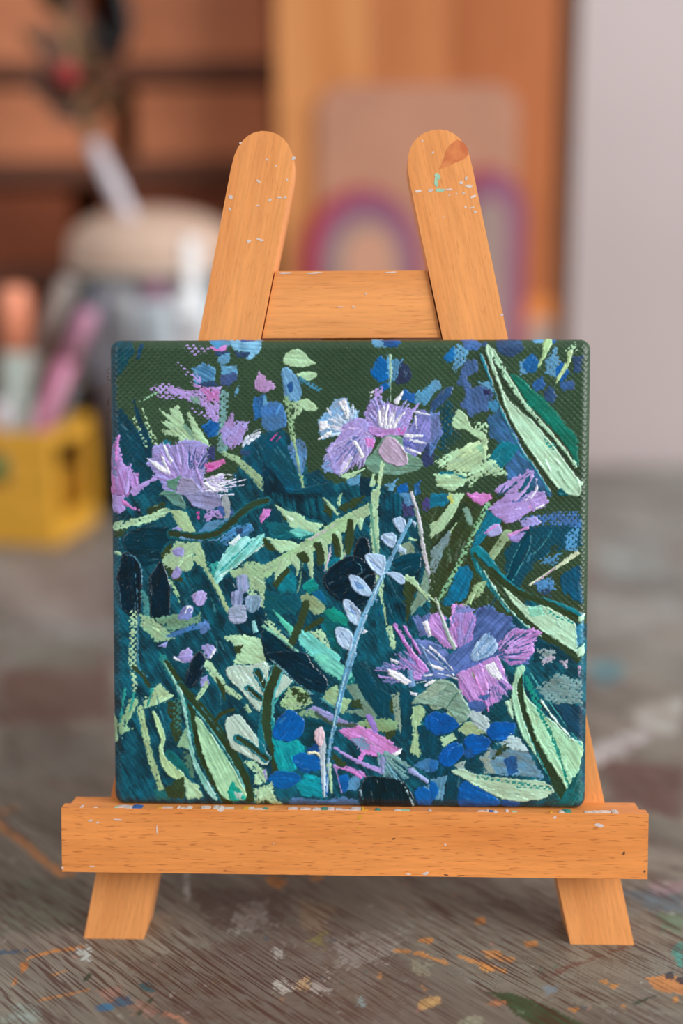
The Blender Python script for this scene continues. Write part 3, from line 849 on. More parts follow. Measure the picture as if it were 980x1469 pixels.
P 142/216/190 t=.6 e=2 s=.15: 560,662 640,645 665,700 575,715
L 20/140/130 w=14 v=14 d=.5: 660,670 740,715 830,745
L 150/206/196 w=8 v=8 t=.7 r=.3: 300,440 400,600 520,740 640,830
L 60/150/160 w=6 t=.6: 260,400 330,540 450,680
P PG t=.6 e=2: 838,905 895,872 892,945 850,942
P PG t=.6 e=2: 855,712 895,700 892,735 860,740
P 50/130/160 e=2 s=.2: 842,772 892,740 892,862 850,882
# lower right thistle ground
P 62/96/150 e=3 s=.3 c2=90/120/175: 238,692 332,640 452,742 502,782 402,852 382,922 202,902 230,782
P 186/136/208 t=.4 e=3 s=.25 c2=210/150/215 a=70: -10,722 60,700 102,782 122,642 190,642 252,702 242,802 190,862 132,902 60,882 -10,802
P 60/46/100 e=2: 265,660 300,650 310,700 280,720
L 8/62/70 w=14 v=8 t=.5: 295,755 350,640 380,600
L 152/166/166 w=10 v=34 t=.6 r=.3: 32,632 70,760 122,882
P 150/182/136 e=3 d=.12 s=.2: 188,642 252,520 322,500 302,572 222,642
P OL e=3: 300,570 330,560 325,660 290,620
S 122/162/202 t=.5 e=2 s=.3 c2=170/190/220 a=-45: 240,932 260,862 320,820 382,872 342,932 280,972
P 186/140/216 t=.4 e=2.5 s=.2: 390,922 420,832 502,782 582,802 562,862 602,902 572,962 440,985
F 20/70/96 c2=40/80/120 n=11 f=.3 w=9 j=.15: 400,960 460,780 520,770 590,830 610,900 600,960
P TD e=3 s=.3: 600,832 722,882 852,985 590,985
P 142/162/166 d=.3 e=3: 618,902 722,912 702,985 630,955
# ---------------- bottom left
@G
L LG w=40 v=34 d=.45: 205,-10 212,100 218,205
L 160/190/142 w=36 v=36 d=.12 s=.25: 250,310 300,560 385,815
P 30/96/96 e=3 d=.1: 340,780 420,800 420,850 350,850
P 176/212/166 t=.5 e=4 s=.2: 310,212 372,158 392,200 452,235 430,252 330,292 270,312 268,260 320,242
P 150/195/150 t=.4 e=5 s=.25: 190,262 240,250 212,342 160,402 192,432 130,472 108,402 150,342
P 170/205/160 t=.4 e=1: 88,342 115,382 120,502 95,530
L 40/150/140 w=18 v=8 t=.5: 160,200 145,300 130,400
L 40/150/140 w=16 v=8 t=.5: 320,200 290,300
L 40/150/140 w=16 v=8 t=.5: 215,220 190,330
L OL w=26 v=24 t=.1: 210,70 260,110 300,180
L 60/130/150 w=6 t=.6: 240,-10 240,70 290,130
P OL e=3 d=.12: 408,270 500,262 492,442 470,532 430,442
P 60/120/110 d=.45 e=2: 440,250 500,230 490,430 450,470
P 142/184/144 e=2 t=.3: 468,532 522,400 542,482 545,552
P 80/120/100 d=.3 e=2: 490,560 560,560 570,720 500,680
S 182/218/164 t=.7 r=.4 e=1.5 s=.15: 320,338 345,345 378,410 398,482 382,560 412,612 502,692 585,785 500,742 420,702 375,642 360,562 365,482
P 15/102/102 e=3 s=.3 d=.05: 388,540 472,592 542,682 520,702 430,632
P LG t=.4 e=3 s=.2: 500,718 582,750 622,832 520,842
P OL e=3: 448,732 500,718 520,842 420,832 390,792
L 40/130/130 w=46 v=66 t=.3: 385,20 490,200 552,350 602,560 682,722 770,870
L 44/62/34 w=30 v=58 t=.05: 400,38 500,190 562,350 602,560 682,722 762,865
L 20/90/96 w=60 v=80 t=.3: 480,180 620,330 742,500 842,682 885,835
L 44/62/34 w=44 v=62 t=.05: 485,180 622,330 745,500 845,682 890,835
S 120/196/180 t=.6 r=.4 e=1.3 s=.15 c2=170/210/200: 378,20 420,90 492,210 522,330 547,482 582,622 642,732 705,850 640,802 580,682 540,562 520,422 478,230
S 152/208/166 t=.7 r=.5 e=1.3 s=.14 c2=176/215/170: 570,358 622,402 702,512 772,622 832,732 872,832 800,852 740,832 680,732 622,592 590,472
P 20/162/142 t=.6 e=2 s=.2: 758,802 792,740 830,780 865,835 780,862
P 170/198/188 t=.8 e=2: 805,802 850,800 842,852 815,835
L 110/190/190 w=8 v=6 t=.6: 560,300 640,400 790,620 870,800
S 5/34/50 t=1 r=.7 e=.8 s=.2: 515,150 535,80 560,15 600,-25 635,30 620,90 590,150 555,190 525,180
P 160/150/215 t=.6 e=2: 458,10 552,-10 545,40 490,32
P 150/150/210 t=.6 e=2: 600,130 642,118 652,162 608,187
L LG w=50 v=28 d=.05 s=.2: 650,55 740,180 832,245
L LG w=34 v=22 d=.1: 642,165 588,252
P OL e=2: 688,118 752,200 742,262 718,200
L OL w=22 v=20 t=.1: 690,385 730,340 800,318
S GG t=.8 r=.4 e=1.5 s=.08: 748,92 790,58 880,62 990,60 990,300 930,322 862,232 782,150
S GG t=.8 r=.4 e=1.5 s=.08: 758,372 830,350 892,422 990,560 990,642 852,582 780,532 752,442
L 20/110/124 w=52 v=48 t=.5 r=.4: 935,95 990,200
L 46/64/40 w=30 v=28 t=.1: 938,100 990,200
L 20/110/124 w=42 v=40 t=.5 r=.4: 882,190 930,230 990,275
L 46/64/40 w=22 v=22 t=.1: 885,195 930,232 990,275
L 20/110/124 w=50 v=46 t=.5 r=.4: 820,482 902,532 990,605
L 46/64/40 w=28 v=26 t=.1: 825,485 902,534 990,605
L 20/110/124 w=30 v=40 t=.5: 980,270 958,400 970,560
P LG e=3 d=.05: 850,300 880,285 905,330 880,340
P LG d=.12 e=3 s=.25: 858,622 932,618 985,692 985,742 910,762 932,692
P LG d=.12 e=3 s=.25: 908,782 985,762 985,862 930,882
P LI t=.5 e=2: 968,682 990,660 990,730
L 60/130/150 w=5 t=.5 o=.8: 350,240 372,340 430,500
L 60/130/150 w=5 t=.5 o=.8: 570,250 680,400 760,500
# ---------------- bottom centre
@H
P GG t=.6 e=2: -10,40 42,62 -10,150
S GG t=.7 r=.3 e=1.5 s=.08: 52,190 90,108 152,140 152,172 40,265
L 60/160/160 w=8 v=6 t=.6: 40,300 100,220 175,150
P LG d=.15 e=3 s=.3 c2=140/170/120: 98,292 132,178 202,190 322,262 202,312 160,332
P OL e=3: 150,190 200,200 170,240
P OL e=3 d=.1: 200,220 270,240 240,280 180,270
P 152/186/142 e=3 s=.2 d=.05: 348,202 422,178 452,252 512,262 460,342 400,292 350,272
L 80/180/180 w=72 v=66 t=.5 r=.3: 85,70 35,200 20,300 24,450 62,560 80,680
L 46/64/38 w=54 v=52 t=.05: 80,70 30,200 12,300 16,450 55,560 70,685
S 5/40/56 t=.8 r=.4 e=1.3 s=.3: 25,-15 225,-15 282,60 362,142 352,212 282,202 150,132 60,42
L 130/182/192 w=8 v=6 t=.7: 30,20 180,152 335,275
L 70/150/160 w=12 v=10 t=.5: 320,250 400,300
P TD e=3: 260,230 320,230 330,300 280,290
P TQ t=.4 e=2 s=.25 c2=120/210/180: 268,-10 362,-10 432,40 502,90 535,135 482,182 420,132 330,72
P 20/110/110 e=4 d=.2: 440,140 540,110 500,190 430,190
P 110/142/126 e=2 s=.2: 468,172 542,170 662,352 642,402 560,352 450,332 560,312 510,242
P OL e=3: 500,260 560,260 570,310 510,310
P 9/74/90 t=.4 e=2 s=.35 c2=6/58/74 a=55: 498,62 562,28 662,182 762,242 742,372 682,382 560,212
P OL e=2: 740,240 770,240 760,340 730,330
P 140/166/146 d=.2 e=2: 745,232 805,210 812,482 770,422
P 8/64/80 t=.35 e=2 s=.3 a=85: 790,202 872,210 892,432 862,492 800,482
P 160/192/146 e=3 s=.2: 862,302 922,280 942,352 912,402 942,522 902,602 850,562 870,482
P 140/172/124 e=3 s=.25 c2=120/155/115: 505,402 602,380 702,368 782,390 762,455 640,442
P OL e=3: 700,450 770,440 760,480 710,490
P 150/150/204 t=.5 e=2.5 s=.2: 198,332 300,298 402,352 542,402 470,425 382,402 290,342
P 130/170/130 e=3 d=.1: 180,335 260,315 330,370 210,350
P 8/66/80 e=2 s=.3: 238,362 342,380 422,432 402,522 302,562 210,522 200,452
L 66/88/76 w=24 v=22 t=.3: 300,340 400,400 530,412
S 10/146/164 e=2 s=.3 t=.35 c2=20/150/150: 40,372 102,500 190,492 232,562 172,602 182,672 90,682 52,542
P 10/140/154 e=2 s=.3: 178,762 242,690 332,720 342,832 220,822
S 4/90/166 t=.6 r=.3 e=1.2 s=.15: 48,440 70,380 110,340 152,318 232,390 202,482 120,502 55,485
S BL t=.5 e=1.5 s=.15: 163,602 232,570 332,612 332,662 222,684
P 20/70/130 e=2: 238,552 302,510 332,562 322,592
S 6/94/166 t=.5 r=.2 e=1.5 s=.15: 18,722 72,680 182,690 212,722 132,782 60,772
P BL e=2: 325,712 362,690 372,822 340,800
S BL t=.4 e=1.5: 428,722 482,700 502,752 462,805
P 85/142/184 e=2.5 s=.2: 488,732 562,680 582,702 542,792 480,792
L 224/216/184 w=16 v=8 t=.7: 258,572 300,572 325,598
P 216/142/216 t=.7 r=.2 e=2.5 s=.25 c2=190/130/200 a=35: 428,440 470,430 540,408 640,440 732,500 802,552 742,602 640,592 580,582 520,512
P 130/160/198 e=3 d=.05 s=.2: 505,490 572,478 622,542 592,565
P WH e=2 t=.6: 740,575 800,545 790,575 745,600
L 150/122/202 w=36 v=30 t=.5: 612,362 650,440
L L2 w=16 v=32 t=.6 r=.2: 412,543 540,620 692,682
L PK w=10 v=22 t=.6 r=.2: 408,650 500,675 562,712
L 190/130/200 w=10 v=16 t=.5: 430,630 560,690 590,710
L OL w=24 v=24 t=.1: 400,600 470,640
P OL e=3: 390,560 440,600 470,650 420,650 
L PK w=24 v=10: 560,600 600,560 680,600
F 130/176/172 c2=90/140/160 n=14 f=.3 w=22 j=.15 t=.6: 650,540 700,740 780,760 850,740 900,660
L 150/162/212 w=30 v=24 t=.7: 855,672 945,735
L 140/150/200 w=34 v=26 t=.5: 690,610 690,690
P 75/116/162 d=.1 e=3 s=.25: 135,852 180,828 332,850 462,830 542,850 560,895 150,895
S 4/36/46 t=.8 r=.4 e=1.3 s=.3 a=80: 558,785 602,710 680,712 762,722 832,762 872,882 740,890 602,884 562,842
L 170/200/210 w=6 t=.7: 800,742 840,810 872,885
L 150/180/195 w=5 t=.7: 560,790 575,840
L 92/152/190 w=44 v=30 t=.6 r=.4: 512,-10 460,180 430,290
L 92/152/190 w=28 v=14 t=.6 r=.4: 430,290 385,520 352,722
L 160/205/215 w=7 v=5 t=.8: 480,100 425,300 380,540
L LG w=26 v=14 t=.5: 372,640 385,720 392,805
L 188/205/218 w=48 v=14 t=.7: 335,490 342,650 348,825
S 222/192/204 t=1 r=.3 e=1.2 s=.12: 288,460 310,428 340,422 352,470 335,525 308,525
L L2 w=9 v=6 t=.6: 408,640 430,720 452,805
L PB w=9 v=7 t=.6: 378,590 362,825
P LG d=.15 e=3 s=.2: -10,800 40,738 62,832 112,892 60,895 -10,840
P OL e=2 d=.1: 0,850 30,860 20,895 -10,895
P TD e=3: 896,422 985,392 985,602 915,602
S BL t=.4 e=2: 936,370 990,335 990,445 950,430
P 62/116/162 e=2.5 s=.2: 870,642 985,585 985,702 920,672
S 10/94/170 t=.5 r=.2 e=1.5: 878,802 930,768 990,812 990,872 910,885
P B2 e=2: 938,772 990,735 990,812
# ---------------- bottom right
@I
P TD e=3 s=.3: -10,400 200,380 300,600 200,880 -10,880
P 110/136/192 e=3 s=.3 c2=70/100/165: -10,-10 60,8 132,102 102,132 -10,142
P L2 t=.5 e=2.5 s=.18 c2=PK a=65: 148,92 200,60 350,18 402,82 442,190 402,262 330,305 220,282 160,182
P 86/106/172 e=3 s=.25: 150,20 300,-10 382,-10 352,42 180,92
P WH t=.7 e=2.5 s=.1: 308,50 362,38 412,122 392,142 330,102
P 172/132/206 e=2.5 s=.3 c2=60/90/140: 390,-10 585,-10 562,52 450,62
S 70/92/152 e=2 t=.4: 205,292 270,250 312,292 290,328
S 70/92/152 e=2 t=.4: 288,252 332,238 312,275
F 70/80/140 c2=180/140/210 n=8 f=.4 w=8 j=.15: 330,100 350,280 400,270 450,200
L PK w=9 v=6 t=.7 r=.3: 238,100 290,220 332,325
L PK w=8 v=6 t=.7: 160,170 190,240
P 10/70/84 e=3 s=.3: 330,332 432,270 472,342 422,392 340,392
S 124/156/134 t=.8 r=.4 e=1.5 s=.15 c2=150/172/150: -10,165 60,143 122,170 182,262 222,332 182,392 130,362 80,312 -10,312
S 168/186/172 t=.6 e=1.5: -10,185 70,170 60,232 -10,285
L 90/130/110 w=8 v=8 t=.6: 75,310 130,230 140,200
P 172/192/196 t=.5 e=3: 208,322 282,330 342,382 320,462 262,412
P 160/186/142 e=2.5 s=.15: 150,432 220,380 302,440 332,462 200,472
P LG e=2: 95,310 190,390 150,410 80,340
S 6/86/166 t=.6 r=.2 e=1.4 s=.15: -10,338 90,345 162,400 120,442 50,467 -10,442
S 6/86/166 t=.6 r=.2 e=1.4 s=.15: 318,442 350,395 420,388 482,400 472,462 400,502 340,492
S 6/86/166 t=.6 r=.2 e=1.4 s=.15: 188,502 230,460 312,478 345,520 262,582 208,552
S 6/86/166 t=.6 r=.2 e=1.4 s=.15: 33,602 88,530 150,512 190,552 150,622 80,652
P 30/80/140 e=2: 180,560 230,540 240,600 200,600
S 40/100/160 t=.4 e=1.5: -10,618 40,618 25,672 -10,682
P 112/146/160 e=3 s=.25 c2=90/140/175: 278,602 340,540 402,570 502,520 562,560 655,722 480,702 330,692
P 150/170/160 d=.2 e=3: 280,600 330,570 360,690 310,690
P OL e=3 d=.1: 350,600 430,510 440,550 360,610
P 35/86/142 e=2 s=.2: 418,602 492,590 502,682 450,702
P 178/204/208 t=.5 e=3: 378,520 462,468 522,490 562,560 480,552 440,522
P 90/142/172 e=2.5 s=.2: -10,722 82,708 62,852 -10,835
S BL t=.4 e=1.5: -10,740 32,760 32,802 -10,872
P 14/66/80 e=2: 190,620 300,640 290,690 200,680
S 8/90/168 t=.6 r=.2 e=1.4 s=.15: 158,782 190,733 252,750 382,840 382,882 170,892
S 24/84/150 t=.5 e=1.5: 405,852 440,828 512,850 502,892 420,892
P LG e=2.5: 38,492 130,448 145,490 70,535
P 150/175/170 d=.2 e=2: 130,640 190,620 190,690 140,670
S 174/206/176 t=.7 r=.4 e=1.5 s=.14: 115,680 170,668 282,700 450,722 652,740 712,802 640,842 480,852 350,812 220,742
L 50/140/130 w=18 v=14 d=.42: 270,712 450,742 695,772
L 50/140/130 w=14 v=10 d=.42: 500,770 690,780
P 34/74/76 d=.1 e=3: 660,830 720,800 760,860 660,890
L 40/140/140 w=52 v=78 t=.4: 512,92 522,250 582,430 682,640 790,850
L 42/62/38 w=38 v=66 t=.05: 512,92 522,250 582,430 682,640 788,850
S 165/216/182 t=.8 r=.5 e=1.3 s=.13: 488,92 530,58 545,88 502,152 502,232 522,322 562,452 622,602 702,765 640,642 560,522 518,452 480,332 463,222
P PG t=.6 e=2.5: 430,270 465,255 480,380 455,350
S 170/220 /180 t=.8 r=.5 e=1.3 s=.13 a=60: 530,172 560,250 642,332 722,402 802,482 882,520 872,622 832,792 802,812 740,702 640,542 580,402 543,282
L 22/140/125 w=44 v=20 d=.28: 560,140 622,300 692,450
L 22/140/125 w=18 v=14 d=.15 t=.1: 690,450 740,580 805,785
L 205/235/210 w=12 v=10 t=.8 r=.4: 640,260 720,380 830,500
L 70/165/165 w=7 v=6 t=.6: 560,80 692,280 868,525
P 118/150/150 d=.3 e=4 s=.2: 618,192 732,100 872,160 882,282 760,292 680,272
P 20/64/88 e=3 s=.25: 708,292 885,290 885,482 800,442 740,340
P 180/170/188 e=3 d=.15 t=.4: 640,30 702,-5 722,12 650,52
P 180/170/188 e=3 d=.15 t=.4: 748,32 792,30 782,72
L 190/160/190 w=16 v=10 d=.2: 862,70 860,120
P 24/96/98 e=3 s=.25: 758,832 872,642 892,852 820,892 700,885
# ---------------- the pale blue sprig over the middle
@E
L 108/164/198 w=40 v=34 t=.8 r=.5: 490,990 530,850 585,700
L 108/164/198 w=34 v=22 t=.8 r=.5: 585,700 640,580 705,440 785,280 850,150
L 165/200/226 w=8 v=6 t=.9: 500,980 545,840 650,560 700,450
S 172/200/232 t=.9 r=.5 e=1 s=.12: 750,142 800,130 828,170 802,222 768,192
S 172/200/232 t=.9 r=.5 e=1 s=.12: 678,240 740,220 772,250 752,312 700,282
S 178/204/234 t=.9 r=.5 e=1 s=.12: 588,350 690,352 707,410 682,472 620,422
S 172/200/232 t=.9 r=.5 e=1 s=.12: 705,452 790,455 822,500 795,525 740,482
S 172/200/232 t=.9 r=.5 e=1 s=.12: 493,470 550,478 622,552 612,592 560,582 510,542
S 178/204/234 t=.9 r=.5 e=1 s=.12: 458,620 502,618 562,690 542,762 500,742 470,682
S 178/204/234 t=.9 r=.5 e=1 s=.12: 408,790 440,770 512,812 502,912 432,872
P 170/200/228 t=.8 e=1: 858,150 892,160 880,192
P 170/200/228 t=.8 e=1: 780,290 832,320 830,352 778,332
P WH t=.8 e=1: 578,782 602,800 570,815
P 150/180/220 t=.7 e=1: 638,605 668,610 655,628
S 110/150/200 t=.7 e=1: 520,505 560,520 580,545 545,545
S 120/155/205 t=.7 e=1: 490,640 515,660 540,700 510,690
L 120/155/205 w=8 v=5: 440,800 490,860
L 120/155/205 w=8 v=5: 610,380 680,440
L 120/155/205 w=8 v=5: 690,250 750,290
# ---------------- the lower right thistle
@Z
P 70/108/158 e=4 s=.3 c2=110/120/180: 250,270 340,280 400,330 410,410 300,430 220,390 280,330
P 64/94/152 e=3 s=.25 c2=90/110/170: 380,340 470,270 500,150 560,150 640,180 620,240 560,340 460,370 420,410 380,390
P 98/120/180 e=4 s=.25: 250,185 320,170 330,255 280,260
P 120/130/192 e=3 d=.1 s=.25: 420,140 490,150 470,200 400,210
P 188/136/210 t=.5 e=2.5 s=.2 c2=200/150/220 a=60: 318,178 352,163 385,225 418,305 380,302 340,262 308,232
F 200/150/220 c2=170/130/205 n=9 f=.3 w=14 j=.15 t=.6 r=.2: 420,310 300,240 320,175 360,165
P WH t=.8 e=1.5: 288,205 308,192 328,255 312,262
P 186/134/210 t=.5 e=2.5 s=.2 c2=150/130/200 a=80: 415,175 482,160 497,190 482,272 432,302 408,262
F 196/150/220 c2=120/125/190 n=9 f=.3 w=13 j=.18 t=.6 r=.2: 440,310 400,160 440,145 495,165 500,200
P 186/132/208 t=.5 e=3 s=.2 c2=204/150/216: 582,285 640,235 712,225 755,240 722,282 725,320 692,352 640,374 590,340
F 24/78/104 c2=60/90/140 n=13 f=.25 w=7 j=.12: 560,335 640,225 715,222 750,245 730,320 690,360
F 200/150/222 c2=180/150/215 n=9 f=.35 w=9 j=.1 t=.7 r=.2: 560,335 640,225 715,222 755,242 730,320 690,360
S 128/168/210 t=.6 e=1.5 s=.3 c2=176/198/226 a=-50: 478,332 518,262 550,248 584,290 562,328 500,354
F 190/208/232 c2=100/150/200 n=8 f=.3 w=8 j=.12 t=.7 r=.2: 500,350 515,260 550,245 585,280
F 150/140/205 c2=96/120/176 n=34 f=.25 w=15 j=.2 t=.6 r=.2: 300,420 120,455 85,385 140,350 190,320 240,270
F 174/148/216 c2=186/140/212 n=16 f=.3 w=12 j=.2 t=.7 r=.2: 310,420 110,440 88,390 160,345 230,280
P 20/78/104 e=3 d=.15: 195,390 235,380 240,440 215,440
P 120/160/206 t=.6 e=2: 225,385 250,390 262,450 240,455
P WH t=.9 e=1.5: 152,385 200,400 245,435 220,447 160,408
P WH t=.9 e=1: 240,473 272,480 266,492 244,486
P WH t=.9 e=1: 308,358 378,384 362,394 320,378
P WH t=.8 e=1: 162,343 202,358 192,368 168,356
L WH w=8 v=4 t=.8: 320,300 370,345 412,395
L 190/200/230 w=9 v=5 t=.8 r=.3: 290,300 350,350 410,410
L WH w=7 v=4 t=.8: 300,412 360,405 430,425
L WH w=8 v=5 t=.8: 265,440 300,432
L WH w=8 v=5 t=.8: 300,450 340,428
L 110/150/196 w=10 v=6 t=.7 r=.3: 280,290 330,390
L 30/80/110 w=5 v=4: 270,330 330,400
L 30/80/110 w=5 v=4: 340,330 400,400
L 186/124/202 w=14 v=24 t=.8 r=.4: 180,212 245,320 300,388
L 186/124/202 w=8 v=12 t=.7 r=.3: 214,212 280,325
P 186/140/212 t=.7 r=.2 e=1.8 s=.15 c2=200/150/216 a=65: 420,405 500,368 580,333 612,400 622,442 640,462 562,492 520,522 470,492 432,432
F 186/146/214 c2=160/140/206 n=12 f=.55 w=10 j=.14 t=.6: 540,380 530,560 590,520 650,480 630,430
F 60/80/130 c2=90/110/160 n=7 f=.6 w=5 j=.1: 540,380 540,545 600,520 640,470
P WH t=.8 e=1.5: 528,376 570,355 602,420 590,430 560,415
L PK w=7 v=5 t=.8 r=.4: 484,400 520,470 546,552
L 150/110/186 w=5 v=4: 440,430 490,520
L 150/190/150 w=6 v=5: 484,402 496,430
S 66/92/150 e=2 t=.4: 460,530 500,510 542,530 510,552
S 66/92/150 e=2 t=.4: 508,496 552,480 540,506
S 118/154/138 t=.8 r=.4 e=1.4 s=.12 c2=140/170/150: 245,522 300,470 350,434 412,446 460,520 476,562 432,597 385,545 300,520
P 150/178/158 t=.8 r=.3 e=1.5: 255,500 340,440 380,450 330,500
L 84/122/104 w=8 v=6: 380,540 430,470
L 160/180/170 w=6 v=5 t=.8: 325,495 440,470
P 172/194/196 t=.5 e=3: 470,560 530,570 556,610 530,625 480,590
L 152/168/160 w=7 v=18 t=.9 r=.3: 342,110 372,210 412,302
L 186/214/170 w=5 v=5 t=.7 r=.2: 228,22 290,80 350,132
P LG t=.6 e=2: 225,30 262,25 250,50
# thistle at the right: petals with dark slits
@Y
P L2 t=.6 e=2 s=.15: 560,642 620,600 700,558 722,560 650,650
P 22/86/112 e=2: 690,592 722,568 716,640 664,670
L 20/80/104 w=9 v=5: 600,652 650,610 705,568
L 20/80/104 w=8 v=5: 580,660 612,620
L 96/110/176 w=9 v=6: 640,680 720,660
L 206/194/234 w=12 v=8 t=.8 r=.3: 692,672 732,640 734,592
L 190/160/220 w=14 v=8 t=.7 r=.2: 650,672 700,620 722,566
L WH w=6 v=4 t=.8: 715,665 738,628
P 176/150/216 t=.6 e=2.5: 700,670 760,680 770,700 720,720
L WH w=6 v=4 t=.8: 730,708 768,690
# small white fan right of the upper left heather
@W
F WH c2=170/196/224 n=10 f=.4 w=11 j=.2 t=.8: 560,470 585,440 600,400 660,385 640,420
P NB e=2: 556,478 600,480 590,500 560,500
F WH c2=200/190/230 n=12 f=.4 w=9 j=.2 t=.8: 400,600 430,590 560,560 570,600 540,650 470,660
"""
PAINTING = PAINTING.replace('170/220 /180', '170/220/180')
# ================================================================== easel frame solved from the photograph
PSI, PHI = -0.03133, 0.21908
O = np.array([0, 0, TZ])
U = np.array([math.cos(PSI), math.sin(PSI), 0]); Bk = np.array([-math.sin(PSI), math.cos(PSI), 0])
V = Bk * math.sin(PHI) + np.array([0, 0, math.cos(PHI)])
NN = -Bk * math.cos(PHI) + np.array([0, 0, math.sin(PHI)])


def EM(u=0., v=0., t=0., rot=0.):
    """world matrix of a frame lying in the easel's leaning plane (x along u, y up the plane, z to the viewer)"""
    M = Matrix(((U[0], V[0], NN[0], 0), (U[1], V[1], NN[1], 0), (U[2], V[2], NN[2], 0), (0, 0, 0, 1)))
    p = O + u * U + v * V + t * NN
    return Matrix.Translation(p) @ M @ Matrix.Rotation(rot, 4, 'Z')


def to_plane(P, t):
    """photo pixels -> (u, v) on the easel plane lifted by t"""
    P = np.asarray(P, float)
    W = at_plane(P[:, 0], P[:, 1], O + t * NN, NN) - (O + t * NN)
    return np.stack([W @ U, W @ V], -1)


# ------------------------------------------------------------------ materials
M_BEECH = wood('beech_wood', (238, 160, 94), (226, 144, 80), (182, 108, 58), 1.0, .32, .42)
M_BEECH_LIP = wood('beech_wood_strip', (236, 150, 80), (224, 136, 68), (160, 84, 40), 1.0, .6, .42)
M_WHITE = plain('dried_white_paint', (214, 198, 190), .5, .08, 300)
M_MINT = plain('dried_mint_paint', (160, 200, 170), .5, .06, 300)
M_RUST = plain('rust_brown_stain', (178, 88, 48), .5, .12, 200)
M_BLUEP = plain('dried_blue_paint', (60, 100, 160), .5, .06, 300)
M_TEALP = plain('dried_teal_paint', (70, 140, 125), .5, .06, 300)
M_YELP = plain('dried_yellow_paint', (214, 160, 50), .5, .06, 300)
M_DARKP = plain('dark_pencil_fleck', (110, 70, 48), .5, .06, 300)
SPOTM = [M_WHITE, M_MINT, M_RUST, M_BLUEP, M_TEALP, M_YELP, M_DARKP]


def add_spot(bm, cx, cy, rx, ry, z, mat, rnd, h=0.00012):
    """a thin irregular flake of dried paint on a face at height z"""
    n = 11
    ph = rnd.random() * 6.28
    pts = []
    for k in range(n):
        a = 2 * math.pi * k / n
        r = 1 + .28 * math.sin(2 * a + ph) + rnd.uniform(-.22, .22)
        pts.append((cx + rx * r * math.cos(a), cy + ry * r * math.sin(a)))
    add_prism(bm, pts, z - .0002, z + h, mat=mat)


E_ROOT_M = Matrix.Translation(O) @ Matrix.Rotation(PSI, 4, 'Z')
easel = empty('tabletop_easel', E_ROOT_M, 'small orange-brown beech tabletop easel holding the floral painting', 'easel')

LEG_T = 0.0135
A1L, A2L, BL_ = 0.08983, 0.07003, 0.20068
A1R, A2R, BR_ = 0.08983, 0.06932, 0.21651
VTOP = 0.2602


def easel_leg(sgn, a1, a2, b, spots):
    am = (a1 + a2) / 2; hw = (a1 - a2) / 2 * math.cos(math.atan(b))
    ang = math.atan(b)
    # local frame: x along the leg, y across (to the viewer's left when x points up), z to the viewer
    rot = math.pi / 2 + sgn * ang
    M = EM(sgn * am, 0, 0, rot)
    L = VTOP / math.cos(ang)
    sl = math.tan(ang) * (1 if sgn > 0 else -1)
    # foot: cut level with the table; head: rounded
    pts = [(-hw * sl * -1, hw), (hw * sl * -1, -hw)]
    rr = .0138; flat = hw
    head = []
    for k in range(15):
        a = -math.pi / 2 + math.pi * k / 14
        ca, sa = math.cos(a), math.sin(a)
        head.append((L - rr + rr * abs(ca) ** .80, math.copysign(abs(sa) ** .92, sa) * hw))
    outline = pts + head
    bm = bmesh.new()
    add_prism(bm, outline, -LEG_T, 0, .0011, 3)
    # level the foot: drop the rear lower edge onto the table
    Mi = M.inverted()
    for v in bm.verts:
        w = M @ v.co
        if v.co.x < .02:
            d = (w.z - TZ)
            # slide along the leg so that every foot vertex of the sole sits on the table
            if v.co.x < .006:
                up = (M.to_3x3() @ Vector((1, 0, 0))).z
                v.co.x -= (d - (0.0006 if abs(v.co.x) < .004 else .0012) * 0) / up if d < .0065 else 0
    rnd = random.Random(3 + sgn)
    for (px, py, rx, ry, mt) in spots:
        uv = to_plane(np.array([[px, py]]), 0)[0]
        p = Mi @ Vector(O + uv[0] * U + uv[1] * V)
        add_spot(bm, p.x, p.y, ry / 6000., rx / 5400., 0, mt, rnd, .00007)
    return link('leg', bm_mesh(bm), [M_BEECH] + SPOTM, M, easel, E_ROOT_M)


spl = [(383, 229, 2, 2, 1), (396, 238, 1.5, 1.5, 1), (421, 227, 4, 3, 1), (371, 260, 3, 2.5, 1), (387, 287, 3, 2.5, 1), (370, 295, 2.5, 2, 1),
       (357, 346, 3.5, 2.5, 1), (373, 344, 6, 2.5, 1), (331, 283, 5, 3, 1), (330, 300, 3, 2, 1), (400, 283, 4, 2, 1), (409, 283, 3, 2.5, 1), (412, 258, 2, 2, 1), (345, 205, 2, 1.5, 1)]
leg_l = easel_leg(-1, A1L, A2L, BL_, spl)
spr = [(600, 274, 8, 2, 1), (618, 273, 5, 2.5, 1), (644, 272, 4.5, 2.5, 1), (632, 273, 7, 4, 2), (628, 253, 5, 6, 2), (626, 262, 4, 8, 2), (662, 262, 4, 2.5, 1), (669, 256, 3, 3, 1),
       (673, 267, 7, 3, 1), (679, 282, 4, 3, 1), (655, 278, 3, 1.2, 1), (665, 277, 3, 1.5, 1), (645, 280, 2, 1, 1), (677, 298, 4, 1.5, 1), (668, 297, 2, 1.5, 1), (682, 304, 2, 2, 1),
       (621, 219, 2.5, 1.5, 1), (606, 202, 1.5, 2, 1), (636, 312, 2, 1, 1), (720, 452, 3, 2, 1)]
leg_r = easel_leg(1, A1R, A2R, BR_, spr)


